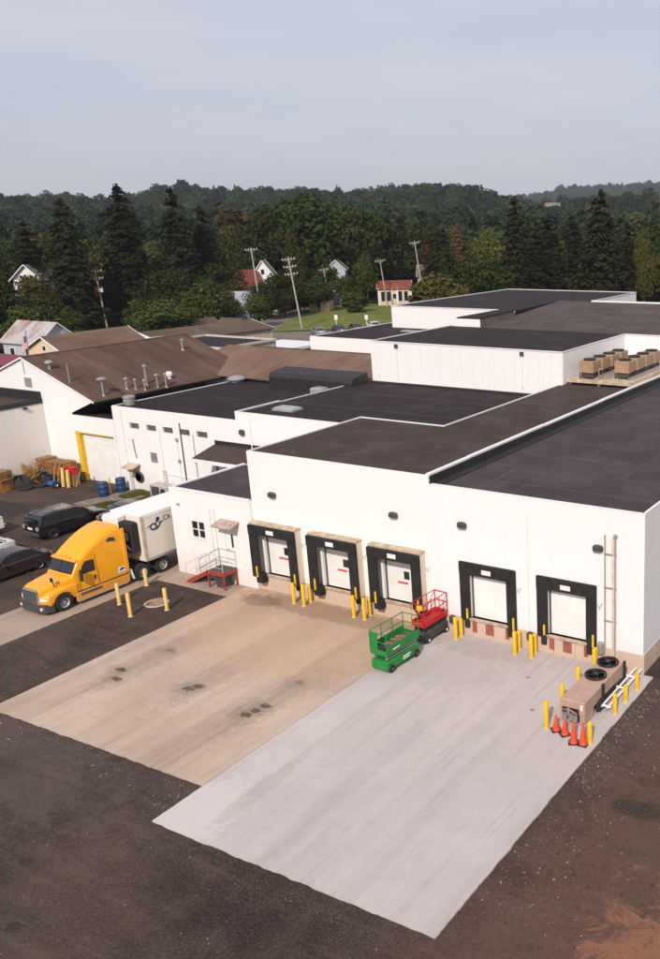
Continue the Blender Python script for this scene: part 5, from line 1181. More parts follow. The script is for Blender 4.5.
# ------------------------------------------------------------------ houses and sheds behind
def house(name,label,loc,rz,w,d,eave,rise,wm,rm,windows=(),over=.35,base=0):
    """ridge along local x, centred; w along x, d along y"""
    t=thing(name,label,'house' if 'house' in name else 'building',loc,rz)
    mb=MB(); hw,hd=w/2,d/2
    mb.add([(-hw,-hd,base),(hw,-hd,base),(hw,hd,base),(-hw,hd,base),(-hw,-hd,eave),(hw,-hd,eave),(hw,hd,eave),(-hw,hd,eave),(-hw,0,eave+rise-.1),(hw,0,eave+rise-.1)],
           [(0,1,5,4),(2,3,7,6),(1,2,6,9,5),(3,0,4,8,7)])
    mb.build('wall',wm,t,smooth=False)
    k=rise/hd; th=.12
    for s in (-1,1):
        MB().prismx([(0,eave+rise),(0,eave+rise-th),(s*(hd+over),eave-k*over-th),(s*(hd+over),eave-k*over)],-hw-over,hw+over).build('roof_slope',rm,t,smooth=False)
    for s in (-1,1):
        MB().bar((s*(hw+over+.02),0,eave+rise-.05),(s*(hw+over+.02),-(hd+over),eave-k*over-.05),.05,.16).bar((s*(hw+over+.02),0,eave+rise-.05),(s*(hw+over+.02),(hd+over),eave-k*over-.05),.05,.16).build('barge_board',WHITEP,t,smooth=False)
    for (face,u,z,ww,hh) in windows:
        if face in 'fb':
            s=-1 if face=='f' else 1; y=s*hd
            f=MB().box(u-ww/2-.08,u+ww/2+.08,min(y,y+s*.05),max(y,y+s*.05),z-.08,z+hh+.08).build('window',WHITEP,t,smooth=False)
            MB().box(u-ww/2,u+ww/2,min(y+s*.05,y+s*.06),max(y+s*.05,y+s*.06),z,z+hh).build('pane',GLASS,f,smooth=False)
        else:
            s=-1 if face=='l' else 1; x=s*hw
            f=MB().box(min(x,x+s*.05),max(x,x+s*.05),u-ww/2-.08,u+ww/2+.08,z-.08,z+hh+.08).build('window',WHITEP,t,smooth=False)
            MB().box(min(x+s*.05,x+s*.06),max(x+s*.05,x+s*.06),u-ww/2,u+ww/2,z,z+hh).build('pane',GLASS,f,smooth=False)
    return t
g=NT(bpy.data.materials.new('rusting_metal_roof')); p=g.n('ShaderNodeTexCoord').outputs['Object']
c=g.mix(g.rng(g.noise(g.mapv(p,(1,.35,.35)),.55,5,.65,.5),.47,.62),(.40,.37,.37),(.26,.13,.08)); c=g.mix(g.rng(g.noise(p,2,4),.5,.8,0,.5),c,(.5,.47,.46)); g.base(c,.5)
RUSTR=g.m
HWH=wall_mat('white_house_wall',(.72,.71,.72),.4); HCR=wall_mat('cream_house_wall',(.66,.52,.36),.4); HGR=wall_mat('blue_grey_wall',(.26,.28,.31),.5); HBL=wall_mat('pale_blue_gable',(.42,.44,.50),.6)
REDR=shingle_mat('red_shingle',(.17,.050,.035),(.24,.085,.060)); GRYR=shingle_mat('grey_shingle',(.15,.13,.125),(.25,.22,.21)); METR=mat('grey_metal_roof',(.34,.34,.40),.45,.12,1,metal=.2)
BRNR=shingle_mat('dull_brown_shingle',(.10,.070,.050),(.15,.11,.085))
f2=[('f',-2,1,.9,1.4),('f',2,1,.9,1.4),('f',0,1,.9,1.4)]
house('metal_roof_barn','white barn with a rust streaked pale metal roof',(-112.4,47.1,0),0,8.0,6.0,4.5,2.5,HBL,RUSTR,[('f',-2,2.4,.9,1),('f',1.5,2.4,.9,1),('r',0,3.4,.7,.9)])
house('cream_gable_building','cream gabled building with a brown roof beyond the hall',(-87.0,36.5,0),R(90),11,6.4,6.3,1.55,HCR,SHINGLE2,[('l',0,6.2,.5,.5)])
house('brown_shed','long low shed with a dull brown roof among the roofs',(-103.5,67.5,0),R(84),20,11,3.5,1.1,TANM,BRNR)
house('grey_shed','small blue grey shed with a pale metal roof by the lane',(-137.2,109.6,0),R(40),5.6,5.6,3.0,3.1,HGR,METR,[('r',0,1.2,.8,1)])
t=house('brick_office','small cream office with a dull red roof past the lawn',(-128.4,151.2,0),R(38),8.0,5.5,4.2,1.7,HCR,REDR,[('f',u,1.0,.95,2.4) for u in (-2.9,-1.5,1.3,2.7)]+[('f',-.1,1.6,.8,1.2)])
for u in (-3.95,-.75,.65,3.95): MB().box(u-.16,u+.16,-2.9,-2.76,0,4.2).build('pilaster',WHITEP,t,smooth=False)
house('white_house','white house half hidden by spruces at the left',(-165.5,82.8,0),R(118),6.5,5.5,10.2,2.6,HWH,GRYR,[('f',-2,7.6,.9,1.5),('f',1.8,7.6,.9,1.5),('r',0,7.6,.9,1.5)],.6)
house('red_roof_house','cream house with a red shingle roof behind the grey shed',(-142.8,114.5,0),R(66),8.5,7,6.6,3.6,HCR,REDR,[('r',0,5,.9,1.3),('l',0,5,.9,1.3)])
house('gabled_white_house','tall white gabled house framed by the dark maples',(-141.5,121.0,0),R(128),5.5,4.6,8.9,3.2,HWH,GRYR,[('r',0,9.0,.7,1.1),('l',0,9.0,.7,1.1)])
house('pale_blue_house','pale house with blue grey wall hidden by the central maples',(-143.8,148.2,0),R(125),6,4.6,8.8,2.2,HBL,GRYR,[('l',.4,6.0,.9,1.4),('r',.4,6.0,.9,1.4)])
house('little_pale_house','little pale house with a grey roof at the end of the lane',(-135.2,131.8,0),R(120),6,4.6,2.9,2.0,HCR,GRYR,[('l',0,1,.9,1.1),('r',0,1,.9,1.1)])
house('tan_house','tan house glimpsed behind the little red roofed office',(-127.5,166.5,0),R(30),7,6,6.4,2.6,HCR,GRYR,[('f',-1.5,4.5,.9,1.2),('f',1.5,4.5,.9,1.2)])
house('distant_house','white house on the wooded slope far away at right',(-690,1291,terrain(-690,1291)),R(30),16,12,13,7,HWH,REDR)
house('distant_white_house','white farmhouse among the far treetops at centre right',(-402,760,terrain(-402,760)),R(10),14,9,14,5,HWH,GRYR)
# low white roofs
ls=thing('low_white_shed','low shed with a bright white flat roof beyond the hall','shed',(-108,56.8,0)); MB().box(-6.5,6.5,-2.4,2.4,0,3.8).build('wall',TANM,ls,smooth=False); MB().box(-6.7,6.7,-2.6,2.6,3.8,4.0).build('roof',WHITEP,ls,smooth=False)
ls=thing('white_canopy','bright white flat canopy in front of the car park','canopy',(-65.6,47.6,0)); MB().box(-3.5,3.5,-2.7,2.7,5.7,6.0).build('roof',WHITEP,ls,smooth=False)
for x in (-3.3,3.3):
    for y in (-2.5,2.5): MB().cyl((x,y,0),(x,y,5.7),.1,n=8).build('post',STEEL,ls)
MB().box(-3.2,3.2,-2.4,2.3,0,3.6).build('store_box',DGREY,ls,smooth=False)
ls=thing('small_white_gable','small shed with a white gable beside the grey shed','shed',(-112.6,83.2,0)); MB().prismx([(-2,0),(-2,2.2),(0,3.8),(2,2.2),(2,0)],-2.5,2.5).build('wall',WHITE,ls,smooth=False)
for s in (-1,1): MB().prismx([(0,3.92),(0,3.82),(s*2.3,1.98),(s*2.3,2.1)],-2.7,2.7).build('roof_slope',BRNR,ls,smooth=False)
ls=thing('red_gable_shed','low shed with a dark red gable end','shed',(-116.5,80.0,0)); MB().prismy([(-2.2,0),(-2.2,2.6),(0,3.9),(2.2,2.6),(2.2,0)],-2.5,2.5).build('wall',mat('dark_red_boards',(.17,.035,.03),.8,.2,3),ls,smooth=False)
for s in (-1,1): MB().prismy([(0,4.02),(0,3.92),(s*2.5,2.4),(s*2.5,2.5)],-2.7,2.7).build('roof_slope',BRNR,ls,smooth=False)
ls=thing('red_canopy','low dark red roof at the left edge behind the hall','canopy',(-98.5,32.0,0)); MB().box(-6,5,-4,4,3.9,4.3).build('roof',mat('dark_red_roof',(.22,.025,.035),.6,.15,2),ls,smooth=False)
for x in (-5.7,4.7):
    for y in (-3.7,3.7): MB().cyl((x,y,0),(x,y,3.9),.12,n=8).build('post',STEEL,ls)
# timber stacked by the brown shed
for k in range(4):
    o=MB().bar((-115.6+k*.5,66.5,.4+(k%2)*.5),(-112.2+k*.5,70.5,.4+(k%2)*.5),.5,.45).build('timber_bundle',WOODY,smooth=False); tag(o,('lowest','second','third','topmost')[k]+' yellow timber bundle at the end of the brown shed','timber','timber bundles by the brown shed')

# ------------------------------------------------------------------ lane, lawn, parking beyond the roofs
LANEM=mat('pale_lane',(.19,.15,.13),.95,.2,.4,obj=False,contrast=(.3,.7))
tag(sheet([(-108,80),(-108,88),(-115,95.3),(-134,122.8),(-143,145),(-160,170),(-170,190),(-176,188),(-164,166),(-148.5,141),(-141,126),(-128,103),(-120,90)],.020).build('lane',LANEM,smooth=False),kind='structure')
tag(sheet([(-117,92),(-106,82),(-88,92),(-92,112),(-105,101)],.012).build('rear_car_park',LANEM,smooth=False),kind='structure')
LAWNM=mat('mown_lawn',(.15,.175,.026),.95,.25,.25,obj=False,contrast=(.3,.7)); 
tag(sheet([(-115,95.3),(-134,122.8),(-142.5,143),(-138,150),(-122,152),(-100,130),(-98,112),(-106,103)],.016).build('lawn',LAWNM,smooth=False),kind='structure')
grass('lawn_grass','short mown grass on the lawn beyond the roofs',[(-115,95.3),(-134,122.8),(-142.5,143),(-138,150),(-122,152),(-100,130),(-98,112),(-106,103)],11000,9,leafmat('lawn_blade',(.11,.135,.018),(.18,.19,.034)),(.1,.25))
tag(sheet([(-143,154),(-124,168),(-100,172),(-100,168),(-122,163),(-140,151)],.014).build('field_path',mat('dry_field',(.21,.13,.075),.95,.2,.4,obj=False),smooth=False),kind='structure')
GP2='cars in the lot beyond the black roof'
for (x,y,rz,m,l,k) in ((-104.9,95.7,R(235),SIL,'silver car at the left of the far lot','sedan'),(-103.4,99.6,R(235),NVY,'dark blue car second from left in the far lot','sedan'),(-102.6,103.4,R(235),DGC,'charcoal car third in the far lot','sedan'),(-101.4,107.4,R(235),WHC,'white car at the right of the far lot','sedan')): car('parked_car',l,(x,y,.02),rz,m,k,None,GP2)
for (x,y,l) in ((-111.6,109.4,'small white sign on a post at the left of the lawn'),(-105.6,111.6,'small white sign on a post at the right of the lawn')):
    t=thing('lawn_sign',l,'sign',(x,y,0),R(40),'white signs on the lawn'); MB().box(-.05,.05,-.05,.05,0,1.2).build('post',WHITEP,t,smooth=False); MB().bbox(-.32,.32,-.09,-.05,1.0,1.9,.02).build('board',WHITEP,t,smooth=False)

# ------------------------------------------------------------------ utility poles and wires
PWOOD=mat('weathered_pole_wood',(.42,.33,.25),.9,.2,2,stretch=(6,6,.6)); PGREY=mat('pale_pole',(.42,.39,.35),.8,.14,2)
def pole(label,loc,h,rz,m,arms=2,trans=False,lean=5):
    t=thing('utility_pole',label,'utility pole',loc,rz,'utility poles')
    up=Vector((-.89*math.sin(R(lean)),-.456*math.sin(R(lean)),math.cos(R(lean))))
    t.rotation_euler=(Vector((0,0,1)).rotation_difference(up).to_matrix() @ Matrix.Rotation(rz,3,'Z')).to_euler()
    MB().cyl((0,0,-.3),(0,0,h),.19,.12,n=10).build('pole',m,t)
    for k in range(arms):
        z=h-.5-k*1.4; a=MB().bar((-1.25,0,z),(1.25,0,z),.13,.12).build('crossarm',m,t,smooth=False)
        for x in (-1.15,-.55,.55,1.15): MB().cyl((x,0,z+.05),(x,0,z+.32),.05,n=6).build('insulator',WHITEP,a)
        MB().bar((-.7,.06,z),(0,.06,z-.7),.05).build('brace',STEEL,a,smooth=False); MB().bar((.7,.06,z),(0,.06,z-.7),.05).build('brace',STEEL,a,smooth=False)
    if trans:
        for x,c_ in ((.45,WHITEP),(-.5,REDOX)): MB().lathe([(.26,0),(.28,.1),(.28,.85),(.2,.95),(0,.97)],c=(x*1.1,-.1,h-4.6),n=14).build('transformer',c_,t)
    return t
P1=pole('brown wooden pole with two crossarms and transformers',(-149.9,85.7,0),11.9,R(35),PWOOD,2,True,3.7)
P2=pole('tallest pale pole standing at the lawn corner',(-113.35,101.3,0),13.8,R(40),PGREY,3,False,6)
P3=pole('pale slim pole before the tall white gabled house',(-132.5,110.0,0),15.2,R(40),PGREY,1,False,3)
P4=pole('pale pole rising behind the red roofed office',(-122.5,155.5,0),15.4,R(40),PGREY,1,False,6.5)
P5=pole('dark upper pole in front of the red roofed office',(-124.9,143.6,0),11.5,R(40),PWOOD,1,False,6)
P6=pole('thin brown pole beside the central pale house',(-138.5,138.5,0),9.5,R(40),PWOOD,1)
def wire(name,a,b,sag,label):
    a,b=Vector(a),Vector(b); pts=[a.lerp(b,k/14)-Vector((0,0,sag*4*(k/14)*(1-k/14))) for k in range(15)]
    o=MB().path(pts,.022,4).build('power_line',DGREY); tag(o,label,'wire','power lines between the poles')
wire('w',(-114.9,100.5,13.2),(-133.2,109.6,14.5),.7,'thin wire from the lawn corner pole to the slim pole')
wire('w',(-114.6,100.7,13.2),(-124,154.8,14.7),1.2,'thin wire from lawn corner pole to pole behind office')
wire('w',(-114.5,100.7,11.8),(-125.9,143.1,10.9),1.0,'thin wire from lawn corner pole to office front pole')
wire('w',(-150.5,85.4,11.4),(-200,60,11),1.2,'thin wire leaving the transformer pole to the left')

# ------------------------------------------------------------------ trees
def quads(c, nrm, up, sx, sy):
    """arrays -> verts, faces for many leaf cards"""
    nrm=nrm/np.linalg.norm(nrm,axis=1,keepdims=True); a=np.cross(nrm,up); la=np.linalg.norm(a,axis=1,keepdims=True); a=a/np.maximum(la,1e-6); b=np.cross(nrm,a)
    sx=sx[:,None]; sy=sy[:,None]
    v=np.stack([c-a*sx-b*sy*.55, c+a*sx*.9-b*sy, c+a*sx*.75+b*sy*.8, c-a*sx+b*sy],1).reshape(-1,3)
    return v
def cards_mesh(name, v, m):
    n=len(v)//4; me=bpy.data.meshes.new(name); me.vertices.add(len(v)); me.vertices.foreach_set('co',v.astype(np.float32).ravel())
    me.loops.add(n*4); me.loops.foreach_set('vertex_index',np.arange(n*4,dtype=np.int32)); me.polygons.add(n)
    me.polygons.foreach_set('loop_start',np.arange(0,n*4,4,dtype=np.int32)); me.polygons.foreach_set('loop_total',np.full(n,4,dtype=np.int32)); me.update(calc_edges=True); me.validate()
    me.materials.append(m); return me
def broad_crown(seed, n, leaf, H=1.0, Rr=.5, lobes=11, low=.18, name='crown', m=None):
    """unit tree: height 1, crown half-width Rr"""
    r=np.random.default_rng(seed); C_=[];N_=[]
    L=[]
    for k in range(lobes):
        a=r.uniform(0,2*np.pi); t=r.uniform(0,1); z=low+.16+(1-low-.30)*t; rr=Rr*.62*np.sqrt(max(.05,1-((t-.35)/.72)**2))*r.uniform(.55,1.0)
        L.append((np.array([rr*np.cos(a),rr*np.sin(a),z]), np.array([Rr*.46,Rr*.46,.155])*r.uniform(.65,1.1)))
    L.append((np.array([0,0,.80]),np.array([Rr*.42,Rr*.42,.17]))); L.append((np.array([0,0,.5]),np.array([Rr*.55,Rr*.55,.25])))
    wts=np.array([l[1][0]*l[1][2] for l in L]); wts/=wts.sum()
    cnt=r.multinomial(n,wts)
    for (c,s),k in zip(L,cnt):
        d=r.normal(size=(k,3)); d/=np.linalg.norm(d,axis=1,keepdims=True); rad=r.uniform(.55,1.06,(k,1))**.5*(1+.14*np.sin(d[:,:1]*7+seed)+.12*np.sin(d[:,2:]*9))
        p=c+d*s*rad; keep=p[:,2]>low*.8; C_.append(p[keep]); nn=d+r.normal(scale=.55,size=d.shape); nn[:,2]+=.35; N_.append(nn[keep])
    c=np.concatenate(C_); nn=np.concatenate(N_); k=len(c); sz=leaf*r.uniform(.6,1.35,k)
    c[:,2]=np.minimum(c[:,2],1.0-(c[:,2]>1)*0)
    return cards_mesh(name,quads(c,nn,r.normal(size=(k,3)),sz,sz*r.uniform(.6,1,k)),m)
def con_crown(seed, levels, leaf, Rr=.22, name='crown', m=None, low=.06, per=9, seg=6, droop=.35):
    r=np.random.default_rng(seed); C_=[];N_=[];S_=[]
    for i in range(levels):
        t=(i+r.uniform(-.3,.3))/levels; z=low+(1-low)*t; rad=Rr*(1-t)**.62*min(1,.55+t*2.5)*r.uniform(.82,1.1)+.014
        for b in range(per if t<.8 else 5):
            a=2*np.pi*b/per+i*2.4+r.uniform(-.3,.3); L=rad*r.uniform(.55,1.15)
            if r.random()<.08: continue
            for s in range(seg):
                q=(s+.6)/seg; x=L*q; zz=z-droop*L*q*q+.10*L*q
                for side in (-1,0,1):
                    w=side*L*.22*(1-abs(q-.6))
                    C_.append((x*np.cos(a)-w*np.sin(a),x*np.sin(a)+w*np.cos(a),zz-abs(side)*.008+r.uniform(-.006,.006))); N_.append((np.cos(a)*.5+r.normal()*.4,np.sin(a)*.5+r.normal()*.4,.8)); S_.append(leaf*r.uniform(.6,1.3)*(1.15-.4*t))
    for _ in range(40): C_.append((r.normal()*.006,r.normal()*.006,r.uniform(.93,1.0))); N_.append((r.normal(),r.normal(),.2)); S_.append(leaf*.5)
    c=np.array(C_); n_=np.array(N_); s=np.array(S_)
    return cards_mesh(name,quads(c,n_,r.normal(size=c.shape),s,s*.7),m)
def trunk_mesh(seed,h,rad,limbs,name='trunk',m=None):
    r=random.Random(seed); mb=MB(); mb.cyl((0,0,-.02),(0,0,h*.55),rad,rad*.7,n=8,caps=False).cyl((0,0,h*.55),(0,0,h),rad*.7,rad*.2,n=8,caps=False)
    for k in range(limbs):
        a=r.random()*6.28; z=h*r.uniform(.3,.8); L=r.uniform(.18,.32); mb.cyl((0,0,z),(L*math.cos(a),L*math.sin(a),z+L*.6),rad*.4,rad*.1,n=5,caps=False)
    return mb.mesh(name,m)
BARK=mat('tree_bark',(.075,.058,.045),.95,.3,6)
LF={'con':leafmat('spruce_needles',(.012,.0135,.0058),(.030,.029,.012)),'broad':leafmat('maple_leaves',(.016,.026,.005),(.052,.066,.013)),
    'olive':leafmat('olive_leaves',(.027,.040,.007),(.086,.096,.018)),'gold':leafmat('yellow_green_leaves',(.045,.052,.008),(.10,.092,.016)),
    'red':leafmat('rust_needles',(.080,.034,.014),(.15,.070,.030)),'bush':leafmat('golden_bush_leaves',(.045,.048,.010),(.12,.095,.022))}
TV={}
TV['con']=[(con_crown(s,34,.0165,.215,m=LF['con'],per=12,seg=6,droop=.18+.06*s),trunk_mesh(s,.97,.013,0,m=BARK)) for s in range(4)]
TV['red']=[(con_crown(s+40,24,.012,.16,m=LF['red'],per=7,seg=5),trunk_mesh(s,.97,.012,0,m=BARK)) for s in range(2)]
for k,n0,sd in (('broad',5400,10),('olive',5200,20),('gold',4200,30)):
    TV[k]=[(broad_crown(sd+s,n0,.0185,Rr=.40+.03*s,lobes=12+2*s,m=LF[k]),trunk_mesh(sd+s,.75,.022,6,m=BARK)) for s in range(5 if k=='broad' else 3)]
TV['bush']=[(broad_crown(50+s,5600,.026,Rr=.5,lobes=14,low=.0,m=LF['bush']),trunk_mesh(50+s,.5,.03,5,m=BARK)) for s in range(2)]
TV['dbush']=[(broad_crown(60,2200,.045,Rr=.5,lobes=12,low=.0,m=LF['olive']),trunk_mesh(60,.5,.03,5,m=BARK))]
WREL={'con':.42,'red':.32,'broad':.88,'olive':.86,'gold':.86,'bush':1.0,'dbush':1.0}
NM={'con':'spruce_tree','red':'dying_spruce','broad':'maple_tree','olive':'leafy_tree','gold':'leafy_tree','bush':'bush','dbush':'bush'}
tcount=0
def tree(kind,x,y,h,w,label,group=None,z=None):
    global tcount
    tcount+=1; rr=random.Random(tcount*17); cm,tm=TV[kind][rr.randrange(len(TV[kind]))]
    zz=terrain(x,y) if z is None else z
    t=thing(NM[kind],label,'bush' if 'bush' in kind else 'tree',(x,y,zz),rr.random()*6.28,group)
    sx=w/WREL[kind]; t.scale=(sx,sx,h)
    link('crown',cm,t); link('trunk',tm,t)
    return t
KEYT = [
 ('con', -154.2, 82.9, 25.1, 11.9, 'second tall dark spruce from the left behind the metal roofed barn'),
 ('con', -144.2, 88.0, 27.8, 13.0, 'tallest dark spruce, its tip breaking the skyline at left'),
 ('con', -147.4, 103.1, 27.5, 11.3, 'tall dark spruce right of the tallest one'),
 ('con', -151.3, 113.8, 23.9, 10.3, 'dark spruce just left of the red roofed house'),
 ('con', -166.4, 82.6, 21.0, 11.0, 'dark spruce at the left edge beside the white house'),
 ('broad', -155.0, 136.0, 24.1, 14.5, 'dark round maple left of the largest maple'),
 ('broad', -152.4, 146.7, 26.8, 22.9, 'largest dark maple in the middle of the tree belt'),
 ('broad', -147.8, 156.1, 24.9, 19.2, 'dark maple right of the largest maple'),
 ('broad', -144.8, 165.0, 22.1, 16.6, 'dark maple above the leaning pole by the red office roof'),
 ('olive', -176.0, 146.0, 20.5, 14.0, 'olive green tree above the red roofed house'),
 ('olive', -137.2, 122.6, 19.5, 6.1, 'thin olive tree between the white gable and tall pole'),
 ('red', -99.7, 137.3, 20.0, 5.7, 'rust red dying spruce right of the round golden bush'),
 ('gold', -108.5, 162.5, 18.7, 9.2, 'yellow green tree right of the rust red spruce'),
 ('con', -89.0, 143.9, 25.1, 10.5, 'tall dark spruce right of the yellow green tree'),
 ('con', -86.3, 154.5, 21.3, 10.0, 'dark spruce between the two tallest right hand spruces'),
 ('con', -65.7, 137.9, 25.6, 11.9, 'tallest dark spruce on the right of the photo'),
 ('gold', -59.6, 147.1, 18.1, 5.5, 'bright green vine covered tree near the right edge'),
 ('con', -66.4, 154.0, 19.3, 8.6, 'dark spruce left of the bright vine covered tree'),
 ('con', -78.9, 153.8, 19.5, 8.8, 'dark spruce left of the tallest right hand spruce'),
 ('bush', -87.8, 111.6, 10.7, 12.8, 'round golden green bush beside the red roofed office'),
 ('bush', -108.9, 113.0, 6.4, 6.3, 'round dark bush on the lawn behind the parked cars'),
 ('bush', -114.4, 113.6, 4.2, 5.9, 'low dark bush left of the round lawn bush'),
 ('broad', -133.8, 173.3, 19.4, 14.2, 'dark tree above the red roofed office'),
 ('broad', -143.4, 174.9, 17.3, 13.4, 'dark tree behind the slim upright pole'),
 ('red', -125.2, 161.0, 16.5, 7.3, 'brown tinged tree behind the round golden bush'),
 ('olive', -122.5, 58.4, 11.2, 13.4, 'leafy shrub thicket behind the metal roofed barn'),
 ('olive', -121.3, 71.8, 9.1, 12.0, 'leafy shrub thicket right of the transformer pole'),
 ('broad', -142.2, 64.8, 12.0, 12.9, 'dark leafy tree in front of the left white house'),
 ('olive', -124.2, 88.6, 10.0, 12.0, 'bushy tree left of the grey shed'),
 ('broad', -123.3, 105.4, 8.0, 9.1, 'dark bushy tree behind the tall leaning pole'),
 ('broad', -124.5, 116.7, 6.2, 8.1, 'dark bushy tree at the end of the lane'),
 ('olive', -123.4, 99.7, 6.3, 5.8, 'low leafy tree beside the grey shed'),
 ('broad', -131.6, 87.7, 8.1, 11.0, 'dark bushy tree right of the leafy thicket'),
 ('broad', -139.3, 77.8, 10.1, 12.4, 'dark bushy tree behind the transformer pole'),
 ('con', -136.6, 165.1, 9.8, 7.6, 'small spruce behind the leaning pole'),
 ('olive', -134.2, 147.9, 13.4, 8.2, 'slim olive tree beside the leaning wooden pole')
]

PLACED=[]
for (k,x,y,h,w,l) in KEYT:
    if l.startswith('round dark bush'): k,x,y,h,w='dbush',-124,131.5,4.6,6.4
    elif l.startswith('low dark bush'): k,x,y,h,w='dbush',-133.5,140.5,3.6,6.5
    elif l.startswith('thin olive'): x,y=-141.8,131.0
    elif l.startswith('leafy shrub thicket behind'): h=8.2; w=10; x-=2.5; y-=3
    elif l.startswith('leafy shrub thicket right'): x+=2;y+=3;h=7.5
    elif l.startswith('tallest dark spruce, its tip'): x,y,h=-156.1,97.2,28.3
    elif l.startswith('dark bushy tree behind the transformer'): x,y=-160.5,93.5
    elif l.startswith('dark leafy tree in front of the left'): h=8.5
    elif l.startswith('dark bushy tree at the end'): x,y,h=-133,128.5,7.5
    elif l.startswith('dark bushy tree behind the tall'): x,y=-133.5,112.5
    tree(k,x,y,h,w,l); PLACED.append((x,y,w/2))
HOUSES=[(-112.4,47.1,6),(-87,36.5,9),(-103.5,67.5,12),(-137.2,109.6,6),(-128.4,151.2,7),(-165.5,82.8,7),(-140.8,112.4,6),(-138.3,117.8,6),(-142.8,147,6),(-135.2,131.8,5),(-127.5,166.5,6)]
rr=random.Random(21)
kinds=['con']*3+['broad']*12+['olive']*4+['gold']
KW={'con':'dark spruce','broad':'dark leafy tree','olive':'mid green tree','gold':'yellow green tree'}
ZN=[(-900,-20,'past the left edge of the photo'),(-20,45,'around the left white house'),(45,90,'behind the metal roofed barn'),(90,140,'around the transformer pole'),(140,190,'behind the cream gabled roof'),(190,240,'left of the red roofed house'),(240,290,'around the tall white gabled house'),(290,345,'around the central pale house'),(345,400,'left of the red roofed office'),(400,450,'around the round golden bush'),(450,500,'around the rust red spruce'),(500,550,'left behind the highest block'),(550,600,'centrally behind the highest block'),(600,660,'right behind the highest block'),(660,1900,'past the right edge of the photo')]
def lab(k,x,y,h):
    u=heading_u(x,y); d=math.hypot(x-CAMP.x,y-CAMP.y)
    z=[q[2] for q in ZN if q[0]<=u<q[1]][0]; row='front row' if d<232 else 'middle row' if d<275 else 'back row'
    sz='short ' if h<12.5 else 'tall ' if h>16 else ''
    l=f"{sz}{KW[k]} in the {row} {z}"
    return l, l.replace('dark spruce','dark spruces').replace('tree in','trees in')
fx,fy=Vector((fwd.x,fwd.y,0)).normalized().to_tuple()[:2]
cnt=0; tries=0
while cnt<230 and tries<9000:
    tries+=1
    u=rr.uniform(-110,790); d=rr.uniform(196,330)**1.0
    a=math.atan((u-561.3)/903*math.cos(R(16.1))); ca,sa=math.cos(a),math.sin(a)
    dx,dy=fx*ca+fy*sa, fy*ca-fx*sa; x,y=CAMP.x+dx*d,CAMP.y+dy*d
    if 232<u<410 and d<236: continue
    if 366<u<436 and d<264: continue
    if 50<u<152 and d<226: continue
    k=rr.choice(kinds)
    if u>490 and rr.random()<.25: k='con'
    h=rr.uniform(11,16) if d<235 else rr.uniform(13,19)
    if k=='con': h*=1.15
    w=h*(.48 if k=='con' else rr.uniform(.75,1.05))
    if any((x-q[0])**2+(y-q[1])**2<(q[2]+w*.42)**2 for q in HOUSES): continue
    if any((x-q[0])**2+(y-q[1])**2<(q[2]*.45+w*.28)**2 for q in PLACED): continue
    l,g_=lab(k,x,y,h); tree(k,x,y,h,w,l,g_); PLACED.append((x,y,w/2)); cnt+=1
# left belt closer in, behind the barn
for (u,d,h) in ((-60,170,11),(-15,178,12),(35,182,9),(88,226,11),(122,228,10),(150,205,11),(165,222,13),(195,205,10),(218,214,12),(222,204,6.5),(266,208,8.5),(280,210,9.5),(296,218,8),(315,232,9.5),(328,240,10),(348,249,9.5),(345,233,7.5),(300,222,6),(130,188,7),(58,176,7),(10,165,8.5)):
    a=math.atan((u-561.3)/903*math.cos(R(16.1))); ca,sa=math.cos(a),math.sin(a); dx,dy=fx*ca+fy*sa, fy*ca-fx*sa
    k='broad' if h>9 else 'olive'; tree(k,CAMP.x+dx*d,CAMP.y+dy*d,h,h*.95,*lab(k,CAMP.x+dx*d,CAMP.y+dy*d,h))

# ------------------------------------------------------------------ the wooded hills: one mass of far trees
FAR=bpy.data.collections.new('far_tree_shapes')
FL=[leafmat('far_leaves_dark',(.011,.021,.010),(.027,.041,.018)),leafmat('far_leaves_green',(.019,.037,.012),(.046,.068,.022)),leafmat('far_needles',(.008,.015,.010),(.018,.027,.016)),leafmat('far_leaves_brown',(.045,.036,.014),(.08,.058,.024))]
far=[('b',0),('b',0),('b',1),('b',1),('c',2),('b',3)]
for i,(k,m_) in enumerate(far):
    me=broad_crown(100+i,950,.046,Rr=.48,lobes=9,low=.05,name='far_crown',m=FL[m_]) if k=='b' else con_crown(100+i,20,.032,.23,name='far_crown',m=FL[m_],per=8,seg=4)
    o=bpy.data.objects.new('far_tree_%s'%'abcdef'[i],me); FAR.objects.link(o)
r=np.random.default_rng(5); pts=[];sc=[];rz=[];idx=[]
def addband(d0,d1,u0,u1,sp,h0,h1):
    a0=math.atan((u0-561.3)/903*.96); a1=math.atan((u1-561.3)/903*.96)
    d=d0
    while d<d1:
        n=int(d*(a1-a0)/sp)
        for i in range(n):
            a=a0+(a1-a0)*(i+r.uniform(0,1))/n; dd=d+r.uniform(-.5,.5)*sp; ca,sa=math.cos(a),math.sin(a); x=CAMP.x+(fx*ca+fy*sa)*dd; y=CAMP.y+(fy*ca-fx*sa)*dd
            if abs(x+690)<22 and abs(y-1275)<40: continue
            if (abs(x+402)<14 and abs(y-748)<24): continue
            cl=math.sin(x*.021)+math.sin(y*.017+1)+math.sin((x-y)*.009)
            w_=[.30,.25,.14,.12,.14,.05] if cl>0 else [.2,.16,.22,.2,.16,.06]
            pts.append((x,y,terrain(x,y)-.6)); sc.append(r.uniform(h0,h1)*(1+.12*cl/3)*r.lognormal(0,.16)); rz.append(r.uniform(0,6.28)); idx.append(r.choice(6,p=w_))
        d+=sp*.9
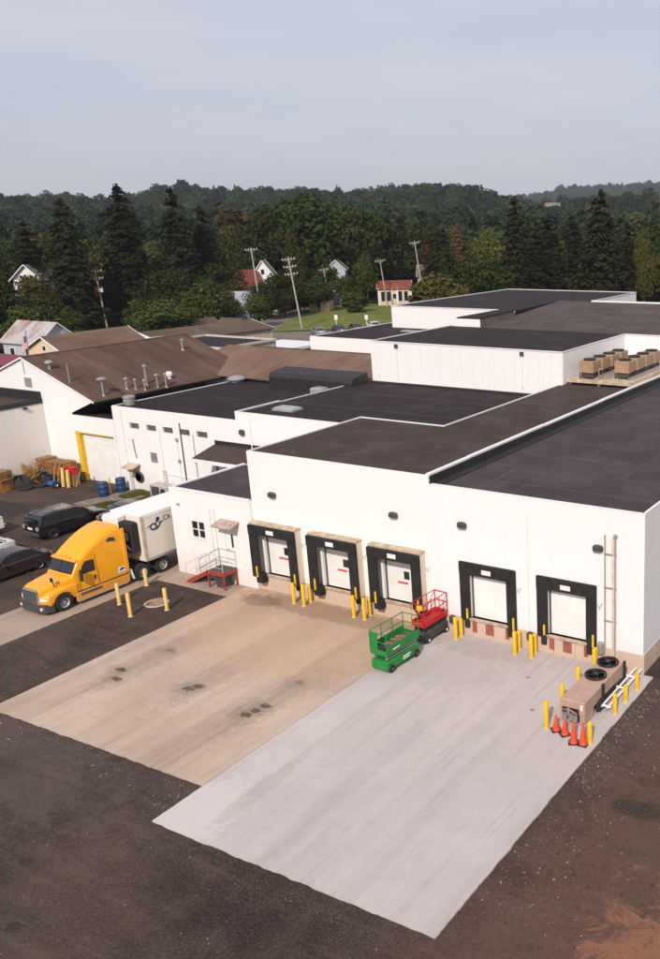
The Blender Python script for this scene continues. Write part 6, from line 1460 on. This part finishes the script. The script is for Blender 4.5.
addband(262,520,-230,900,8.5,11,18); addband(520,1000,-230,900,9.5,12,19); addband(1000,1500,-260,900,11,13,20); addband(1500,2050,400,900,15,14,20); addband(2100,3150,380,900,21,16,24)
me=bpy.data.meshes.new('forest'); me.from_pydata(pts,[],[])
for nm,ty,da in (('sc','FLOAT',sc),('rz','FLOAT',rz),('idx','INT',idx)):
    at_=me.attributes.new(nm,ty,'POINT'); at_.data.foreach_set('value',da)
fo=link('forest',me); tag(fo,'wooded hills of mixed dark trees rolling to the horizon',None,None,'stuff')
ng=bpy.data.node_groups.new('forest_scatter','GeometryNodeTree'); ng.interface.new_socket('Geometry',in_out='INPUT',socket_type='NodeSocketGeometry'); ng.interface.new_socket('Geometry',in_out='OUTPUT',socket_type='NodeSocketGeometry')
N=ng.nodes; gi=N.new('NodeGroupInput'); go=N.new('NodeGroupOutput'); ip=N.new('GeometryNodeInstanceOnPoints'); ci=N.new('GeometryNodeCollectionInfo')
ci.inputs['Collection'].default_value=FAR; ci.inputs['Separate Children'].default_value=True; ci.inputs['Reset Children'].default_value=True
def attr(nm,ty):
    x=N.new('GeometryNodeInputNamedAttribute'); x.data_type=ty; x.inputs['Name'].default_value=nm; return x.outputs['Attribute']
cx=N.new('ShaderNodeCombineXYZ'); ng.links.new(attr('rz','FLOAT'),cx.inputs['Z'])
ng.links.new(gi.outputs[0],ip.inputs['Points']); ng.links.new(ci.outputs[0],ip.inputs['Instance']); ip.inputs['Pick Instance'].default_value=True
ng.links.new(attr('idx','INT'),ip.inputs['Instance Index']); ng.links.new(cx.outputs[0],ip.inputs['Rotation']); ng.links.new(attr('sc','FLOAT'),ip.inputs['Scale']); ng.links.new(ip.outputs[0],go.inputs[0])
md_=fo.modifiers.new('scatter','NODES'); md_.node_group=ng
# understory in the near belt so that no bare ground shows between the trunks
pu=[];
# ------------------------------------------------------------------ haze
HZ=MB().box(-4700,4700,-4700,4700,-40,190).build('haze',None,smooth=False); tag(HZ,None,None,None,'stuff')
hm=bpy.data.materials.new('haze_air'); hm.use_nodes=True; hn=hm.node_tree; hn.nodes.clear(); ho=hn.nodes.new('ShaderNodeOutputMaterial'); pv=hn.nodes.new('ShaderNodeVolumePrincipled')
pv.inputs['Color'].default_value=(.80,.86,.95,1); pv.inputs['Density'].default_value=.00011; pv.inputs['Anisotropy'].default_value=.2
hn.links.new(pv.outputs[0],ho.inputs['Volume']); HZ.data.materials.append(hm)
